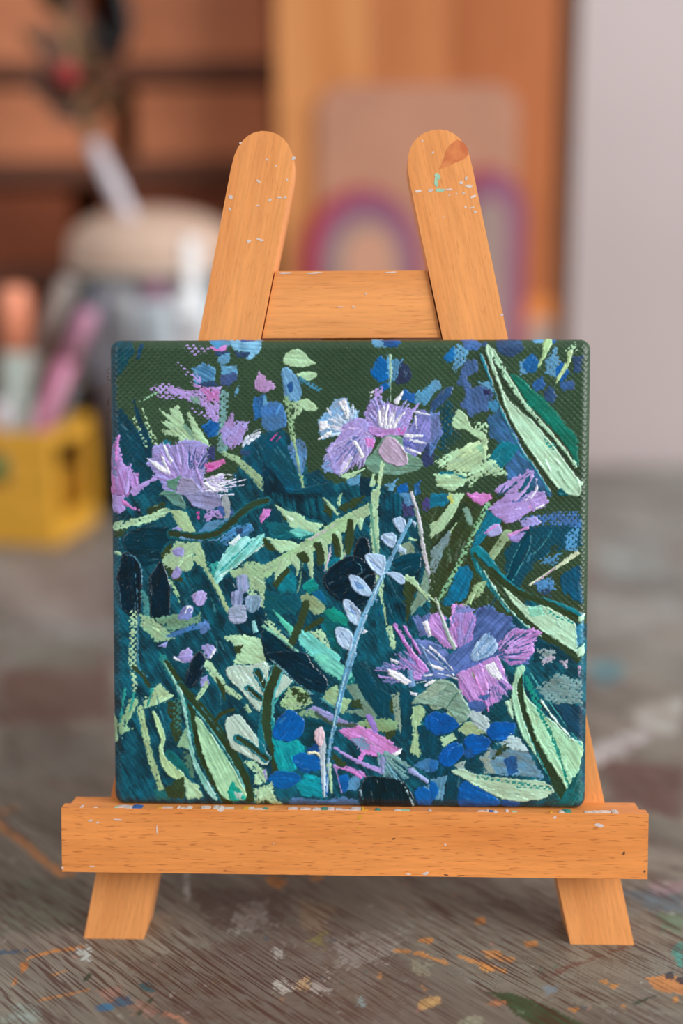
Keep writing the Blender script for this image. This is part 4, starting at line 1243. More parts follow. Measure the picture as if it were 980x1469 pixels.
def stain_leg():
    """the brown thumb-shaped stain at the head of the right leg, a thin film inside the leg's own surface"""
    P = np.array([(656, 200), (665, 204), (671, 213), (672, 222), (666, 228), (654, 233), (642, 238), (630, 243), (634, 235), (638, 225), (641, 214), (648, 206)])
    uv = to_plane(P, 0)
    M = leg_r.matrix_basis
    bm = bmesh.new(); bm.from_mesh(leg_r.data)
    Mi = (E_ROOT_M @ M).inverted()
    pts = [tuple((Mi @ Vector(O + a * U + b * V))[:2]) for a, b in uv]
    add_prism(bm, pts[::-1], -.0002, .00006, mat=8)
    bmesh.ops.recalc_face_normals(bm, faces=bm.faces)
    bm.to_mesh(leg_r.data); bm.free()
    m, nt, b = mat_new('brown_smear')
    tc = N(nt, 'ShaderNodeTexCoord'); n = N(nt, 'ShaderNodeTexNoise', Scale=260.0, Detail=4.0)
    nt.links.new(tc.outputs['Object'], n.inputs['Vector'])
    nt.links.new(ramp(nt, n.outputs['Fac'], [(.35, (222, 134, 78)), (.65, (202, 108, 62))]), b.inputs['Base Color'])
    b.inputs['Roughness'].default_value = .45
    leg_r.data.materials.append(m)


stain_leg()

# crossbar between the legs
cb0, cb1 = 0.1958, 0.2169
bm = bmesh.new()
xl0, xl1 = -(A2L - BL_ * cb0) - .0004, -(A2L - BL_ * cb1) - .0004
xr0, xr1 = (A2R - BR_ * cb0) + .0004, (A2R - BR_ * cb1) + .0004
add_prism(bm, [(xl0 + .0008, cb0), (xr0 - .0008, cb0), (xr1 - .0008, cb1), (xl1 + .0008, cb1)], -LEG_T + .001, -.0011, .0007, 2)
rnd = random.Random(11)
for (px, py, rx, ry, mt) in [(507, 440, 2, 1.5, 1), (488, 440, 4, 1, 1), (410, 391, 8, 1.5, 1), (450, 391, 10, 1.2, 1), (525, 421, 1.5, 1, 1), (560, 390, 8, 1, 1)]:
    uv = to_plane(np.array([[px, py]]), 0)[0]
    add_spot(bm, uv[0], uv[1], rx / 4400., ry / 4400., -.0011, mt, rnd)
link('crossbar', bm_mesh(bm), [M_BEECH] + SPOTM, EM(), easel, E_ROOT_M)

# front strip (lip) and the ledge behind it
TL = 0.0125
lv0, lv1, LL, lu = 0.0266, 0.0473, 0.18439, -0.00116
LIPR = -0.00218
bm = bmesh.new()
add_box(bm, -LL / 2, LL / 2, -(lv1 - lv0) / 2, (lv1 - lv0) / 2, -.0045, 0, .0007, 3)
LIPM = EM(lu, (lv0 + lv1) / 2, TL, LIPR)
Li = LIPM.inverted()
rnd = random.Random(21)
lipspots = [(132, 1243, 4, 1.5, 1), (90, 1245, 2.5, 2, 1), (169, 1176, 8, 1.8, 1), (130, 1177, 3, 2.5, 1), (140, 1180, 2.5, 2, 1), (611, 1253, 5, 3, 1), (586, 1254, 4, 1.5, 1),
            (639, 1212, 2, 1.5, 1), (796, 1173, 4, 2, 1), (393, 1210, 1.2, 1.2, 1), (516, 1172, 4, 4, 6), (514, 1187, 2, 2, 6), (323, 1249, 2.5, 1.5, 3), (565, 1203, 2.5, 2, 7), (895, 1224, 2, 4, 7),
            (860, 1184, 7, 4, 1), (660, 1256, 6, 1, 7), (640, 1255, 5, 1, 7), (225, 1190, 1, 8, 1), (925, 1250, 2, 2, 7)]
for (px, py, rx, ry, mt) in lipspots:
    uv = to_plane(np.array([[px, py]]), TL)[0]
    p = Li @ Vector(O + uv[0] * U + uv[1] * V + TL * NN)
    add_spot(bm, p.x, p.y, rx / 5600., ry / 6200., 0, mt, rnd, .00007)
# worn, paint-caked top edge
x = -LL / 2 + .002
while x < LL / 2 - .004:
    w = rnd.uniform(.0008, .0036)
    if rnd.random() < .55:
        mt = rnd.choice([1] * 12 + [2, 4, 5, 6])
        hh = (lv1 - lv0) / 2
        pts = [(x, hh - rnd.uniform(.0001, .0006)), (x + w * .5, hh - rnd.uniform(.0003, .0009)), (x + w, hh - rnd.uniform(.0001, .0005)), (x + w, hh + .00016), (x + w * .4, hh + rnd.uniform(.0002, .0004)), (x, hh + .00016)]
        add_prism(bm, pts, -rnd.uniform(.0008, .0036), rnd.uniform(-.0006, .00004), mat=mt)
    x += w * rnd.uniform(.7, 1.25)
link('front_lip', bm_mesh(bm), [M_BEECH_LIP] + SPOTM, LIPM, easel, E_ROOT_M)
bm = bmesh.new()
add_box(bm, -.0905, .0905, -.0045, .0005, -.0083, -.00005, .0005, 2)
link('ledge', bm_mesh(bm), [M_BEECH_LIP] + SPOTM, EM(lu, lv1 - .0008, TL - .0045, LIPR) , easel, E_ROOT_M)
# rear strut and its hinge block, behind the crossbar
hinge = O + (cb0 + .002) * V - .006 * NN
foot = O + np.array([0, 0, 0]) + Bk * .135
d = Vector(foot - hinge); Ls = d.length
xa = d.normalized(); ya = Vector(U); za = xa.cross(ya).normalized(); ya = za.cross(xa)
MS = Matrix(((xa.x, ya.x, za.x, hinge[0]), (xa.y, ya.y, za.y, hinge[1]), (xa.z, ya.z, za.z, hinge[2]), (0, 0, 0, 1)))
bm = bmesh.new()
add_box(bm, .012, Ls - .006, -.0095, .0095, -.005, .005, .0008, 2)
link('rear_strut', bm_mesh(bm), M_BEECH, MS, easel, E_ROOT_M)
bm = bmesh.new()
add_box(bm, -.012, .012, cb0 - .004, cb0 + .016, -LEG_T - .006, -LEG_T + .0012, .0006, 2)
link('hinge_block', bm_mesh(bm), M_BEECH, EM(), easel, E_ROOT_M)

# ================================================================== the painting
CW, CH, CT = 0.1500, 0.14757, 0.0072
TC = 0.008                                     # front face of the canvas above the legs' plane
U0, V0, CR = -0.00259, 0.04705, -0.000665
CM = EM(U0, V0, TC, CR)                        # canvas frame: x right from centre, y up from the lower edge
Ci = CM.inverted()
P_ROOT_M = EM(U0, V0, TC - CT / 2, CR)
painting = empty('painting', P_ROOT_M, 'square impasto painting of lilac thistles and green leaves on dark teal canvas', 'painting')


def conv_canvas(P):
    W = at_plane(P[:, 0], P[:, 1], O + TC * NN, NN)
    Minv = np.array(Ci)
    Q = W @ Minv[:3, :3].T + Minv[:3, 3]
    return Q[:, :2] * 1000.0                   # millimetres


step = 0.2
xs = np.arange(-CW * 500 - 1, CW * 500 + 1.01, step)
ys = np.arange(-1, CH * 1000 + 1.01, step)
pt = Painter(xs, ys)
X, Y = np.meshgrid(xs, ys)
# the woven ground: threads crossing in a chequer
pw = 0.98
jx = X + .5 * (vnoise(X / 7, Y / 7, 1) - .5) * 2; jy = Y + .5 * (vnoise(X / 7, Y / 7, 2) - .5) * 2
wv = np.cos(math.pi * jx / pw) * np.cos(math.pi * jy / (pw * .93))
pt.bump = (wv * (.25 + .5 * vnoise(X / 2.3, Y / 2.3, 4) + 1.1 * vnoise(X / .8, Y / .8, 5)) + .25 * np.cos(2 * math.pi * jy / (pw * .93)) - .25 * (vnoise(X / .4, Y / .4, 6) - .5)).astype(np.float32)
n1 = vnoise(X / 14, Y / 14, 11)[..., None]; n2 = vnoise(X / 1.2, Y / 1.2, 12)[..., None]
yy = sst(90, 40, Y)[..., None]
pt.rgb[:] = (np.array([48, 74, 50]) * (1 - yy) + np.array([50, 66, 38]) * yy) * (.92 + .14 * n1 + .10 * (n2 - .5))
run_strokes(pt, PAINTING, conv_canvas, True)
pt.rgb = np.clip(pt.rgb, 2, 250)


def build_canvas():
    r = 3.2                                    # rounded stretcher edge, millimetres
    W2, H = CW * 500, CH * 1000
    iw0, iw1, ih0, ih1 = -W2 + r, W2 - r, r, H - r
    ext = r * math.pi / 2
    gx = np.r_[iw0 - np.linspace(ext, 0, 22, endpoint=False), np.arange(iw0, iw1, step), iw1 + np.linspace(0, ext, 23)]
    gy = np.r_[ih0 - np.linspace(ext, 0, 22, endpoint=False), np.arange(ih0, ih1, step), ih1 + np.linspace(0, ext, 23)]
    GX, GY = np.meshgrid(gx, gy)
    cx, cy = np.clip(GX, iw0, iw1), np.clip(GY, ih0, ih1)
    ex, ey = GX - cx, GY - cy
    m = np.hypot(ex, ey)
    th = np.minimum(m / r, math.pi / 2)
    k = np.where(m > 1e-9, np.sin(th) * r / np.maximum(m, 1e-9), 1.0)
    x, y, z = cx + ex * k, cy + ey * k, -(r - r * np.cos(th))
    nx, ny, nz = np.where(m > 1e-9, ex / np.maximum(m, 1e-9) * np.sin(th), 0), np.where(m > 1e-9, ey / np.maximum(m, 1e-9) * np.sin(th), 0), np.cos(th)
    # sample the painter (bilinear)
    fx, fy = (x - xs[0]) / step, (y - ys[0]) / step
    i0 = np.clip(np.floor(fx).astype(int), 0, len(xs) - 2); j0 = np.clip(np.floor(fy).astype(int), 0, len(ys) - 2)
    ax, ay = (fx - i0), (fy - j0)

    def samp(A):
        if A.ndim == 3: a_, b_ = ax[..., None], ay[..., None]
        else: a_, b_ = ax, ay
        return (A[j0, i0] * (1 - a_) + A[j0, i0 + 1] * a_) * (1 - b_) + (A[j0 + 1, i0] * (1 - a_) + A[j0 + 1, i0 + 1] * a_) * b_
    h = samp(pt.hgt) + .075 * np.cos(th) * samp(pt.bump * pt.weave) + .012 * (samp(vnoise(X / .5, Y / .5, 77).astype(np.float32)) - .5)
    rgb = samp(pt.rgb)
    thick = np.clip(samp(pt.hgt) / .25, 0, 1)
    x, y, z = x + nx * h, y + ny * h, z + nz * h
    ny_, nx_ = GX.shape
    co = np.stack([x, y, z], -1).reshape(-1, 3)
    idx = np.arange(ny_ * nx_).reshape(ny_, nx_)
    q = np.stack([idx[:-1, :-1], idx[:-1, 1:], idx[1:, 1:], idx[1:, :-1]], -1).reshape(-1, 4)
    # wrap the sheet down the sides and close the back
    loop = np.r_[idx[0, :], idx[1:, -1], idx[-1, -2::-1], idx[-2:0:-1, 0]]
    nl = len(loop)
    sides = []
    colors = [rgb.reshape(-1, 3)]; th_ = [thick.reshape(-1)]
    prev = loop; base = len(co); cos = [co]
    for d_ in (-CT * 1000 * .75, -CT * 1000):
        c = co[loop].copy(); c[:, 2] = d_
        c[:, 0] += .3 * np.sign(c[:, 0]) * 0
        cur = base + np.arange(nl); base += nl
        cos.append(c); colors.append(rgb.reshape(-1, 3)[loop]); th_.append(np.zeros(nl))
        sides.append(np.stack([prev, np.roll(prev, -1), np.roll(cur, -1), cur], -1)[:, ::-1]); prev = cur
    faces = np.concatenate([q] + sides)
    co = np.concatenate(cos) / 1000.
    colr = lin(np.concatenate(colors)); thk = np.concatenate(th_)
    me = bpy.data.meshes.new('canvas')
    nf = len(faces)
    me.vertices.add(len(co)); me.vertices.foreach_set('co', co.astype(np.float32).ravel())
    me.loops.add(nf * 4 + nl); me.loops.foreach_set('vertex_index', np.r_[faces.ravel(), prev[::-1]].astype(np.int32))
    me.polygons.add(nf + 1)
    me.polygons.foreach_set('loop_start', np.r_[np.arange(nf) * 4, nf * 4].astype(np.int32))
    me.polygons.foreach_set('loop_total', np.r_[np.full(nf, 4), nl].astype(np.int32))
    me.update(calc_edges=True)
    ca = me.color_attributes.new('paint', 'FLOAT_COLOR', 'POINT')
    ca.data.foreach_set('color', np.c_[colr, np.ones(len(colr))].astype(np.float32).ravel())
    at = me.attributes.new('thick', 'FLOAT', 'POINT')
    at.data.foreach_set('value', thk.astype(np.float32))
    m, nt, b = mat_new('oil_paint_on_canvas')
    a = N(nt, 'ShaderNodeAttribute', attribute_name='paint')
    nt.links.new(a.outputs['Color'], b.inputs['Base Color'])
    a2 = N(nt, 'ShaderNodeAttribute', attribute_name='thick')
    mr = N(nt, 'ShaderNodeMapRange'); mr.inputs['To Min'].default_value = .36; mr.inputs['To Max'].default_value = .26
    nt.links.new(a2.outputs['Fac'], mr.inputs['Value'])
    nt.links.new(mr.outputs['Result'], b.inputs['Roughness'])
    b.inputs['Specular IOR Level'].default_value = .45
    return link('canvas', me, m, CM, painting, P_ROOT_M, smooth=True)


build_canvas()
M_THREAD = plain('frayed_thread', (70, 62, 56), .8, .1, 200)
for (px, py, dx, dy) in [(154, 527, -4, 6), (155, 545, -5, -4), (154, 570, -3, 8), (155, 588, -5, 10)]:
    q = conv_canvas(np.array([[px + 1., py]]))[0] / 1000.
    k = 1 / 4500.
    bm = bmesh.new()
    pts = [(q[0], q[1], -.003), (q[0] + dx * .6 * k, q[1] - dy * .3 * k, -.0028), (q[0] + dx * k, q[1] - dy * .8 * k, -.0025), (q[0] + dx * .4 * k, q[1] - dy * 1.5 * k, -.0026)]
    add_tube(bm, [tuple(p) for p in catmull(pts, False, 5)], .00007, 6)
    link('loose_thread', bm_mesh(bm), M_THREAD, CM, painting, P_ROOT_M)
import re
# ================================================================== the paint-stained table
TABLE_MARKS = """
@X
# broad worn patches
P 128/122/108 e=14 d=.35 o=.6: 600,1270 980,1240 980,1460 700,1420 560,1330
P 128/122/108 e=14 d=.30 o=.6: 820,1280 980,1300 980,1400 830,1390
P 104/88/78 e=14 d=.3 o=.7: 180,1380 480,1320 620,1400 560,1469 240,1469
P 84/68/62 e=12 d=.3 o=.7: 270,1270 420,1280 400,1340 300,1330
P 140/122/98 e=8 d=.35 o=.8: 430,1290 480,1300 470,1340 430,1330
P 96/100/84 e=12 d=.35 o=.6: 0,1260 120,1260 130,1330 0,1340
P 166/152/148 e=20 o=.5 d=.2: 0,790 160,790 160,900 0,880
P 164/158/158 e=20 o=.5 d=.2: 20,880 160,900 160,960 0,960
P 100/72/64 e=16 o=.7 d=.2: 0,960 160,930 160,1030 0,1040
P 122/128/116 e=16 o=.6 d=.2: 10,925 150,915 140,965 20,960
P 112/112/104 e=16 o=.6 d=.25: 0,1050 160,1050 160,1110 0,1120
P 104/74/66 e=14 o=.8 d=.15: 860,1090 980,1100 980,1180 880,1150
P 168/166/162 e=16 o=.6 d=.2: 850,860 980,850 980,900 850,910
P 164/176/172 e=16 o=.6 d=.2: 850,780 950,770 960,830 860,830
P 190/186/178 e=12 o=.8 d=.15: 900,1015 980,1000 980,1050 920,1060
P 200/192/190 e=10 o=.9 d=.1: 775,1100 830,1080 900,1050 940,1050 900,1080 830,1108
P 96/140/148 e=10 o=.9 d=.1: 845,950 880,945 900,965 870,985 850,975
P 90/106/116 e=10 o=.7 d=.2: 900,1280 980,1270 980,1310 940,1310
P 168/134/140 e=5 o=.7 d=.3: 935,1268 980,1265 975,1285 940,1285
P 96/122/96 e=6 o=.7 d=.3: 940,1310 980,1310 980,1340 950,1335
P 70/140/128 e=4 o=.8 d=.25: 965,1355 985,1350 985,1390 970,1385
# orange runs
L 204/128/66 w=13 v=10 e=3: -10,1178 38,1212 60,1232 92,1256
L 204/128/66 w=8 v=6 e=3 d=.2: -10,1168 24,1158
S 200/124/66 e=2: 96,1252 108,1250 104,1260
L 204/130/66 w=5 v=9 e=3: 40,1376 70,1366 116,1359
S 200/124/60 e=2: 28,1384 38,1380 40,1388 32,1394
S 200/124/60 e=2: 18,1404 26,1402 25,1412 19,1414
L 190/126/70 w=4 v=3 e=2 d=.2: 60,1434 125,1420
L 180/120/70 w=4 v=3 e=2 d=.2: 70,1400 98,1393
S 204/130/60 e=3: 384,1258 398,1256 410,1264 402,1274 386,1270
S 200/126/60 e=3: 446,1256 462,1254 462,1262 450,1263
P 210/140/76 e=3: 690,1364 715,1364 722,1372 740,1374 735,1382 715,1378 700,1374
S 214/146/70 e=3: 690,1386 705,1384 708,1392 694,1394
L 205/136/72 w=8 v=10 e=3 d=.1: 660,1372 695,1384 722,1392
L 205/136/72 w=7 v=8 e=3 d=.25: 570,1364 600,1368 640,1382
S 205/130/60 e=2: 752,1352 770,1350 772,1358 756,1358
S 205/130/60 e=2: 680,1318 695,1316 696,1324 684,1326
S 205/130/60 e=2 d=.2: 600,1348 620,1346 618,1354
P 206/132/70 e=3: 928,1404 960,1398 985,1404 985,1428 962,1424 940,1420
S 206/132/60 e=2: 860,1408 870,1406 870,1413
S 206/132/60 e=2: 874,1414 886,1412 882,1420
S 206/132/60 e=2: 964,1432 972,1430 970,1440
S 206/132/60 e=2: 816,1447 830,1446 826,1453
P 196/152/92 e=3 d=.1: 600,1434 625,1428 634,1436 620,1446 602,1450
P 190/120/80 e=3 d=.35: 690,1438 735,1432 740,1440 700,1444
# greens, blues, whites
P 42/66/34 e=2 s=.3: 698,1423 730,1424 762,1434 800,1450 850,1475 770,1475 740,1456 724,1438
P 40/62/42 e=2: 116,1410 126,1396 134,1394 128,1404
P 40/58/40 e=2: 190,1457 206,1440 220,1430 214,1440 198,1458
L 60/86/110 w=9 v=6 e=2 d=.2: -10,1368 36,1364
P 190/200/196 e=3 d=.4: 112,1360 132,1354 130,1380 116,1378
P 160/114/98 e=5 d=.45 o=.6: 138,1420 170,1414 190,1436 150,1440
P 160/112/96 e=5 d=.45 o=.6: 176,1440 215,1424 240,1460 190,1455
L 196/128/96 w=6 v=5 e=2 d=.2: 240,1452 268,1468
S 46/104/146 e=2 d=.1: 140,1442 160,1440 160,1450 142,1450
P 46/96/126 e=3 d=.4: 160,1430 190,1426 190,1442 164,1446
P 40/76/82 e=3 d=.3: 198,1412 214,1410 222,1424 206,1422
P 190/184/174 e=5 d=.4 o=.8: 386,1410 410,1402 425,1416 408,1428 392,1424
P 190/156/116 e=4 d=.4 o=.8: 420,1412 440,1402 446,1420 425,1422
P 180/174/166 e=5 d=.55 o=.7: 440,1408 470,1396 472,1424 446,1430
S 190/188/184 e=3 d=.3: 262,1256 270,1254 270,1290 264,1284
P 160/154/148 e=6 d=.5 o=.55: 340,1300 380,1290 390,1330 330,1336
P 176/172/166 e=5 d=.5: 390,1358 410,1354 410,1374 392,1376
P 156/148/140 e=7 d=.5 o=.55: 480,1340 590,1330 560,1380 480,1390
P 140/134/112 e=5 d=.45 o=.7: 590,1376 620,1376 616,1402 594,1400
P 128/120/72 e=4 d=.3: 436,1350 470,1336 466,1360
L 106/72/62 w=9 v=5 e=4 d=.35 o=.7: 780,1402 830,1382 900,1358
S 44/48/62 e=2: 956,1396 966,1394 968,1404 958,1404
S 44/48/62 e=2: 970,1404 985,1404 985,1414 974,1412
L 40/60/44 w=5 v=3 e=1: 910,1440 940,1428
P 118/130/140 e=3 d=.3: 780,1416 800,1412 800,1424 784,1426
P 140/150/140 e=4 d=.4: 20,1440 60,1440 60,1469 0,1469
S 130/150/150 e=3 d=.3: 508,1432 520,1430 524,1446 512,1444
S 150/150/126 e=3 d=.2: 660,1464 690,1458 690,1475 660,1475
"""


def table_axis(parts):
    return np.unique(np.round(np.concatenate([np.arange(a, b, s) for a, b, s in parts]), 3))


txs = table_axis([(-650, -260, 6.5), (-260, -170, 2.0), (-170, 170, .7), (170, 260, 2.0), (260, 651, 6.5)])
tys = table_axis([(-330, -170, 8.0), (-170, -100, 1.2), (-100, 30, .7), (30, 120, 1.4), (120, 300, 2.5), (300, 641, 5.0)])
tp = Painter(txs, tys, px=.26)
X, Y = np.meshgrid(txs, tys)
g = (X + Y) / math.sqrt(2); l_ = (X - Y) / math.sqrt(2)           # across and along the boards' grain
n1 = vnoise(X / 70, Y / 70, 1) + .5 * vnoise(X / 28, Y / 28, 2); n1 = np.clip((n1 / 1.5 - .5) * 2.2 + .5, 0, 1)[..., None]
n2 = np.clip((vnoise(g / 14, l_ / 60, 3) - .5) * 2 + .5, 0, 1)[..., None]
n3 = np.clip((vnoise(X / 45 + 7, Y / 45, 4) - .5) * 2.6 + .5, 0, 1)[..., None]
n4 = vnoise(g / 2.0, l_ / 22., 5)[..., None]
base = np.array([138, 130, 118]) * n1 + np.array([116, 102, 92]) * (1 - n1)
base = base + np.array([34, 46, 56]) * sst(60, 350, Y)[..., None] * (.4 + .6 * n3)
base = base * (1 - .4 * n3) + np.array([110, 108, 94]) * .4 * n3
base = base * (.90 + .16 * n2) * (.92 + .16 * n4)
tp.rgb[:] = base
n5 = vnoise(X / 1.3, Y / 1.3, 8)
tp.bump = ((vnoise(g / 1.1, l_ / 9., 6) - .5) * 1.6 + (n5 - .5)).astype(np.float32)
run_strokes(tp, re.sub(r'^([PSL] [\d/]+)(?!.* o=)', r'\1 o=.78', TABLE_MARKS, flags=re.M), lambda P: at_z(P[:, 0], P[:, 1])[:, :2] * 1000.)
# scattered specks
rs = random.Random(3)
for k in range(420):
    x, y = rs.uniform(-170, 170), rs.uniform(-110, 110)
    c = rs.choice([(190, 188, 180), (190, 188, 180), (150, 150, 140), (200, 130, 70), (60, 80, 96), (70, 90, 70), (170, 120, 110)])
    a = rs.uniform(0, 6.28); r = rs.uniform(.5, 2.2)
    tp.line(np.array([[x, y], [x + r * math.cos(a), y + r * math.sin(a)]]), c, rs.uniform(1, 4), 1, e=3, d=rs.uniform(0, .4), o=rs.uniform(.25, .7))
tp.rgb = np.clip(tp.rgb, 4, 240)

T_ROOT = Matrix.Translation((0, .14, 0))
table = empty('table', T_ROOT, 'worn dark wooden work table covered in old paint stains', 'table')


def build_top():
    h = .05 * tp.hgt + .03 * (vnoise(g / 1.2, l_ / 30., 21) - .5)
    co = np.stack([X, Y, np.minimum(h, .03)], -1).reshape(-1, 3)
    ny, nx = X.shape
    idx = np.arange(ny * nx).reshape(ny, nx)
    q = np.stack([idx[:-1, :-1], idx[:-1, 1:], idx[1:, 1:], idx[1:, :-1]], -1).reshape(-1, 4)
    loop = np.r_[idx[0, :], idx[1:, -1], idx[-1, -2::-1], idx[-2:0:-1, 0]]; nl = len(loop)
    c2 = co[loop].copy(); c2[:, 2] = -28
    cur = len(co) + np.arange(nl)
    sides = np.stack([loop, np.roll(loop, -1), np.roll(cur, -1), cur], -1)[:, ::-1]
    faces = np.concatenate([q, sides])
    rgb = tp.rgb.reshape(-1, 3)
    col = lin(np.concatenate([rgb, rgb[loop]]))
    co = np.concatenate([co, c2]) / 1000.
    co[:, 2] += TZ
    co[:, 1] -= .14
    me = bpy.data.meshes.new('tabletop'); nf = len(faces)
    me.vertices.add(len(co)); me.vertices.foreach_set('co', co.astype(np.float32).ravel())
    me.loops.add(nf * 4 + nl); me.loops.foreach_set('vertex_index', np.r_[faces.ravel(), cur[::-1]].astype(np.int32))
    me.polygons.add(nf + 1)
    me.polygons.foreach_set('loop_start', np.r_[np.arange(nf) * 4, nf * 4].astype(np.int32))
    me.polygons.foreach_set('loop_total', np.r_[np.full(nf, 4), nl].astype(np.int32))
    me.update(calc_edges=True)
    ca = me.color_attributes.new('paint', 'FLOAT_COLOR', 'POINT')
    ca.data.foreach_set('color', np.c_[col, np.ones(len(col))].astype(np.float32).ravel())
    m, nt, b = mat_new('stained_table_wood')
    a = N(nt, 'ShaderNodeAttribute', attribute_name='paint')
    tc = N(nt, 'ShaderNodeTexCoord')

    def grain(across, along, detail, rot=R(45)):
        m1 = N(nt, 'ShaderNodeMapping'); m1.inputs['Rotation'].default_value = (0, 0, rot)
        m2 = N(nt, 'ShaderNodeMapping'); m2.inputs['Scale'].default_value = (along, across, 1)
        nt.links.new(tc.outputs['Object'], m1.inputs['Vector']); nt.links.new(m1.outputs['Vector'], m2.inputs['Vector'])
        n = N(nt, 'ShaderNodeTexNoise', Scale=1.0, Detail=detail)
        nt.links.new(m2.outputs['Vector'], n.inputs['Vector']); return n.outputs['Fac']
    pores = grain(1350, 62, 2.5); fine = grain(2000, 120, 2.0)
    f = ramp(nt, pores, [(.50, (0, 0, 0, 1)), (.59, (1, 1, 1, 1))])
    mk = grain(40, 20, 3.0)
    f2 = ramp(nt, mk, [(.30, (.12, .12, .12, 1)), (.55, (1, 1, 1, 1))])
    mu = N(nt, 'ShaderNodeMath', operation='MULTIPLY'); nt.links.new(f, mu.inputs[0]); nt.links.new(f2, mu.inputs[1])
    mu2 = N(nt, 'ShaderNodeMath', operation='MULTIPLY'); nt.links.new(mu.outputs[0], mu2.inputs[0]); mu2.inputs[1].default_value = .8
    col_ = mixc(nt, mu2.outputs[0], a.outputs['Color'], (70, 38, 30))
    col_ = mixc(nt, .5, col_, ramp(nt, fine, [(.3, (.78,) * 3 + (1,)), (.65, (1.06,) * 3 + (1,))]), 'MULTIPLY')
    nt.links.new(col_, b.inputs['Base Color'])
    b.inputs['Roughness'].default_value = .5
    b.inputs['Specular IOR Level'].default_value = .4
    bp = N(nt, 'ShaderNodeBump', Strength=.35, Distance=.0004)
    nt.links.new(pores, bp.inputs['Height']); bp.invert = True
    nt.links.new(bp.outputs['Normal'], b.inputs['Normal'])
    return link('tabletop', me, m, T_ROOT, table, T_ROOT, smooth=False)


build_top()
M_TLEG = wood('table_leg_wood', (92, 66, 50), (70, 48, 38), (44, 30, 24), .4, .3, .6, 2)
for sx in (-.6, .6):
    for sy in (-.27, .55):
        bm = bmesh.new()
        add_box(bm, -.03, .03, -.03, .03, 0, TZ - .0281, .003, 2)
        link('leg', bm_mesh(bm), M_TLEG, Matrix.Translation((sx, sy, 0)), table, T_ROOT)

# ================================================================== room shell
M_WALL = plain('painted_plaster', (212, 199, 198), .85, .02, 3, .2)
M_FLOOR = wood('floor_boards', (120, 88, 62), (96, 68, 48), (60, 42, 30), .12, .3, .6, 0)
WY = 1.02


def structure(name, x0, x1, y0, y1, z0, z1, m):
    bm = bmesh.new(); add_box(bm, x0, x1, y0, y1, z0, z1)
    o = link(name, bm_mesh(bm), m); o['kind'] = 'structure'; return o


structure('floor', -1.8, 1.8, -1.6, WY, -.05, 0, M_FLOOR)
structure('wall_back', -1.8, 1.8, WY, WY + .1, 0, 2.6, M_WALL)

# ================================================================== wooden cubby shelf full of boxes
def px_x(px, py, Y): return float(at_y(np.array(px), np.array(py), Y)[0])
def px_z(px, py, Y): return float(at_y(np.array(px), np.array(py), Y)[2])


SY = 0.66                                     # front edge of the shelf unit
M_SHELF = wood('shelf_wood', (116, 70, 50), (100, 58, 42), (64, 36, 28), .35, .3, .55, 0)
M_BOX = wood('box_wood', (202, 126, 88), (182, 110, 74), (92, 52, 38), .30, .25, .5, 0)
M_BOXW = wood('box_wood_reddish', (128, 64, 36), (112, 52, 28), (76, 38, 24), .30, .25, .5, 0)
M_DARKIN = plain('dark_shelf_back', (30, 21, 19), .8, .1, 20)
sx1 = px_x(420, 200, SY)
sx0 = px_x(-130, 200, SY)
S_ROOT = Matrix.Translation((0, SY + .13, 0))
shelf = empty('shelf_unit', S_ROOT, 'dark brown wooden shelf unit behind the table, filled with wooden boxes', 'shelf')
ztop = px_z(200, -190, SY)
rows_px = [(-120, 16), (100, 13), (245, 16), (400, 16), (560, 14)]      # middle height and half-thickness of each board at the front
boards = []
for (py, ht) in rows_px:
    z = px_z(200, py, SY); h = ht / FPX * 1.02
    boards.append((z - h, z + h))
    bm = bmesh.new(); add_box(bm, sx0 + .012, sx1 - .012, SY + .004, SY + .25, z - h, z + h, .001, 1)
    link('shelf_board', bm_mesh(bm), M_SHELF, Matrix.Identity(4), shelf, S_ROOT)
for nm, a, b_ in (('side_panel', sx0 - .006, sx0 + .0125), ('side_panel', sx1 - .0125, sx1 + .006)):
    bm = bmesh.new(); add_box(bm, a, b_, SY, SY + .26, 0, ztop, .001, 1)
    link(nm, bm_mesh(bm), M_SHELF, Matrix.Identity(4), shelf, S_ROOT)
bm = bmesh.new(); add_box(bm, sx0 + .01, sx1 - .01, SY + .25, SY + .26, .02, ztop - .01)
link('back_panel', bm_mesh(bm), M_DARKIN, Matrix.Identity(4), shelf, S_ROOT)
z0 = .06
for z_ in (.1, .36):
    bm = bmesh.new(); add_box(bm, sx0 + .012, sx1 - .012, SY + .004, SY + .25, z_, z_ + .018, .001, 1)
    link('shelf_board', bm_mesh(bm), M_SHELF, Matrix.Identity(4), shelf, S_ROOT)


def wood_box(pxa, pxb, lower, upper, label, mat, setback=.006):
    """a lidded wooden box standing on one board and nearly reaching the next"""
    py = 200
    xa, xb = px_x(pxa, py, SY), px_x(pxb, py, SY)
    za, zb = boards[lower][1], boards[upper][0] - .006
    root = Matrix.Translation(((xa + xb) / 2, SY + setback + .09, za))
    e = empty('wooden_box', root, label, 'box', 'wooden boxes on the shelf unit')
    w = (xb - xa) / 2; h = zb - za
    bm = bmesh.new(); add_box(bm, -w, w, -.09, .09, 0.0002, h * .80, .0015, 2)
    link('box_body', bm_mesh(bm), mat, root, e, root)
    bm = bmesh.new(); add_box(bm, -w, w, -.09, .09, h * .80 + .0006, h, .0015, 2)
    link('lid', bm_mesh(bm), mat, root, e, root)


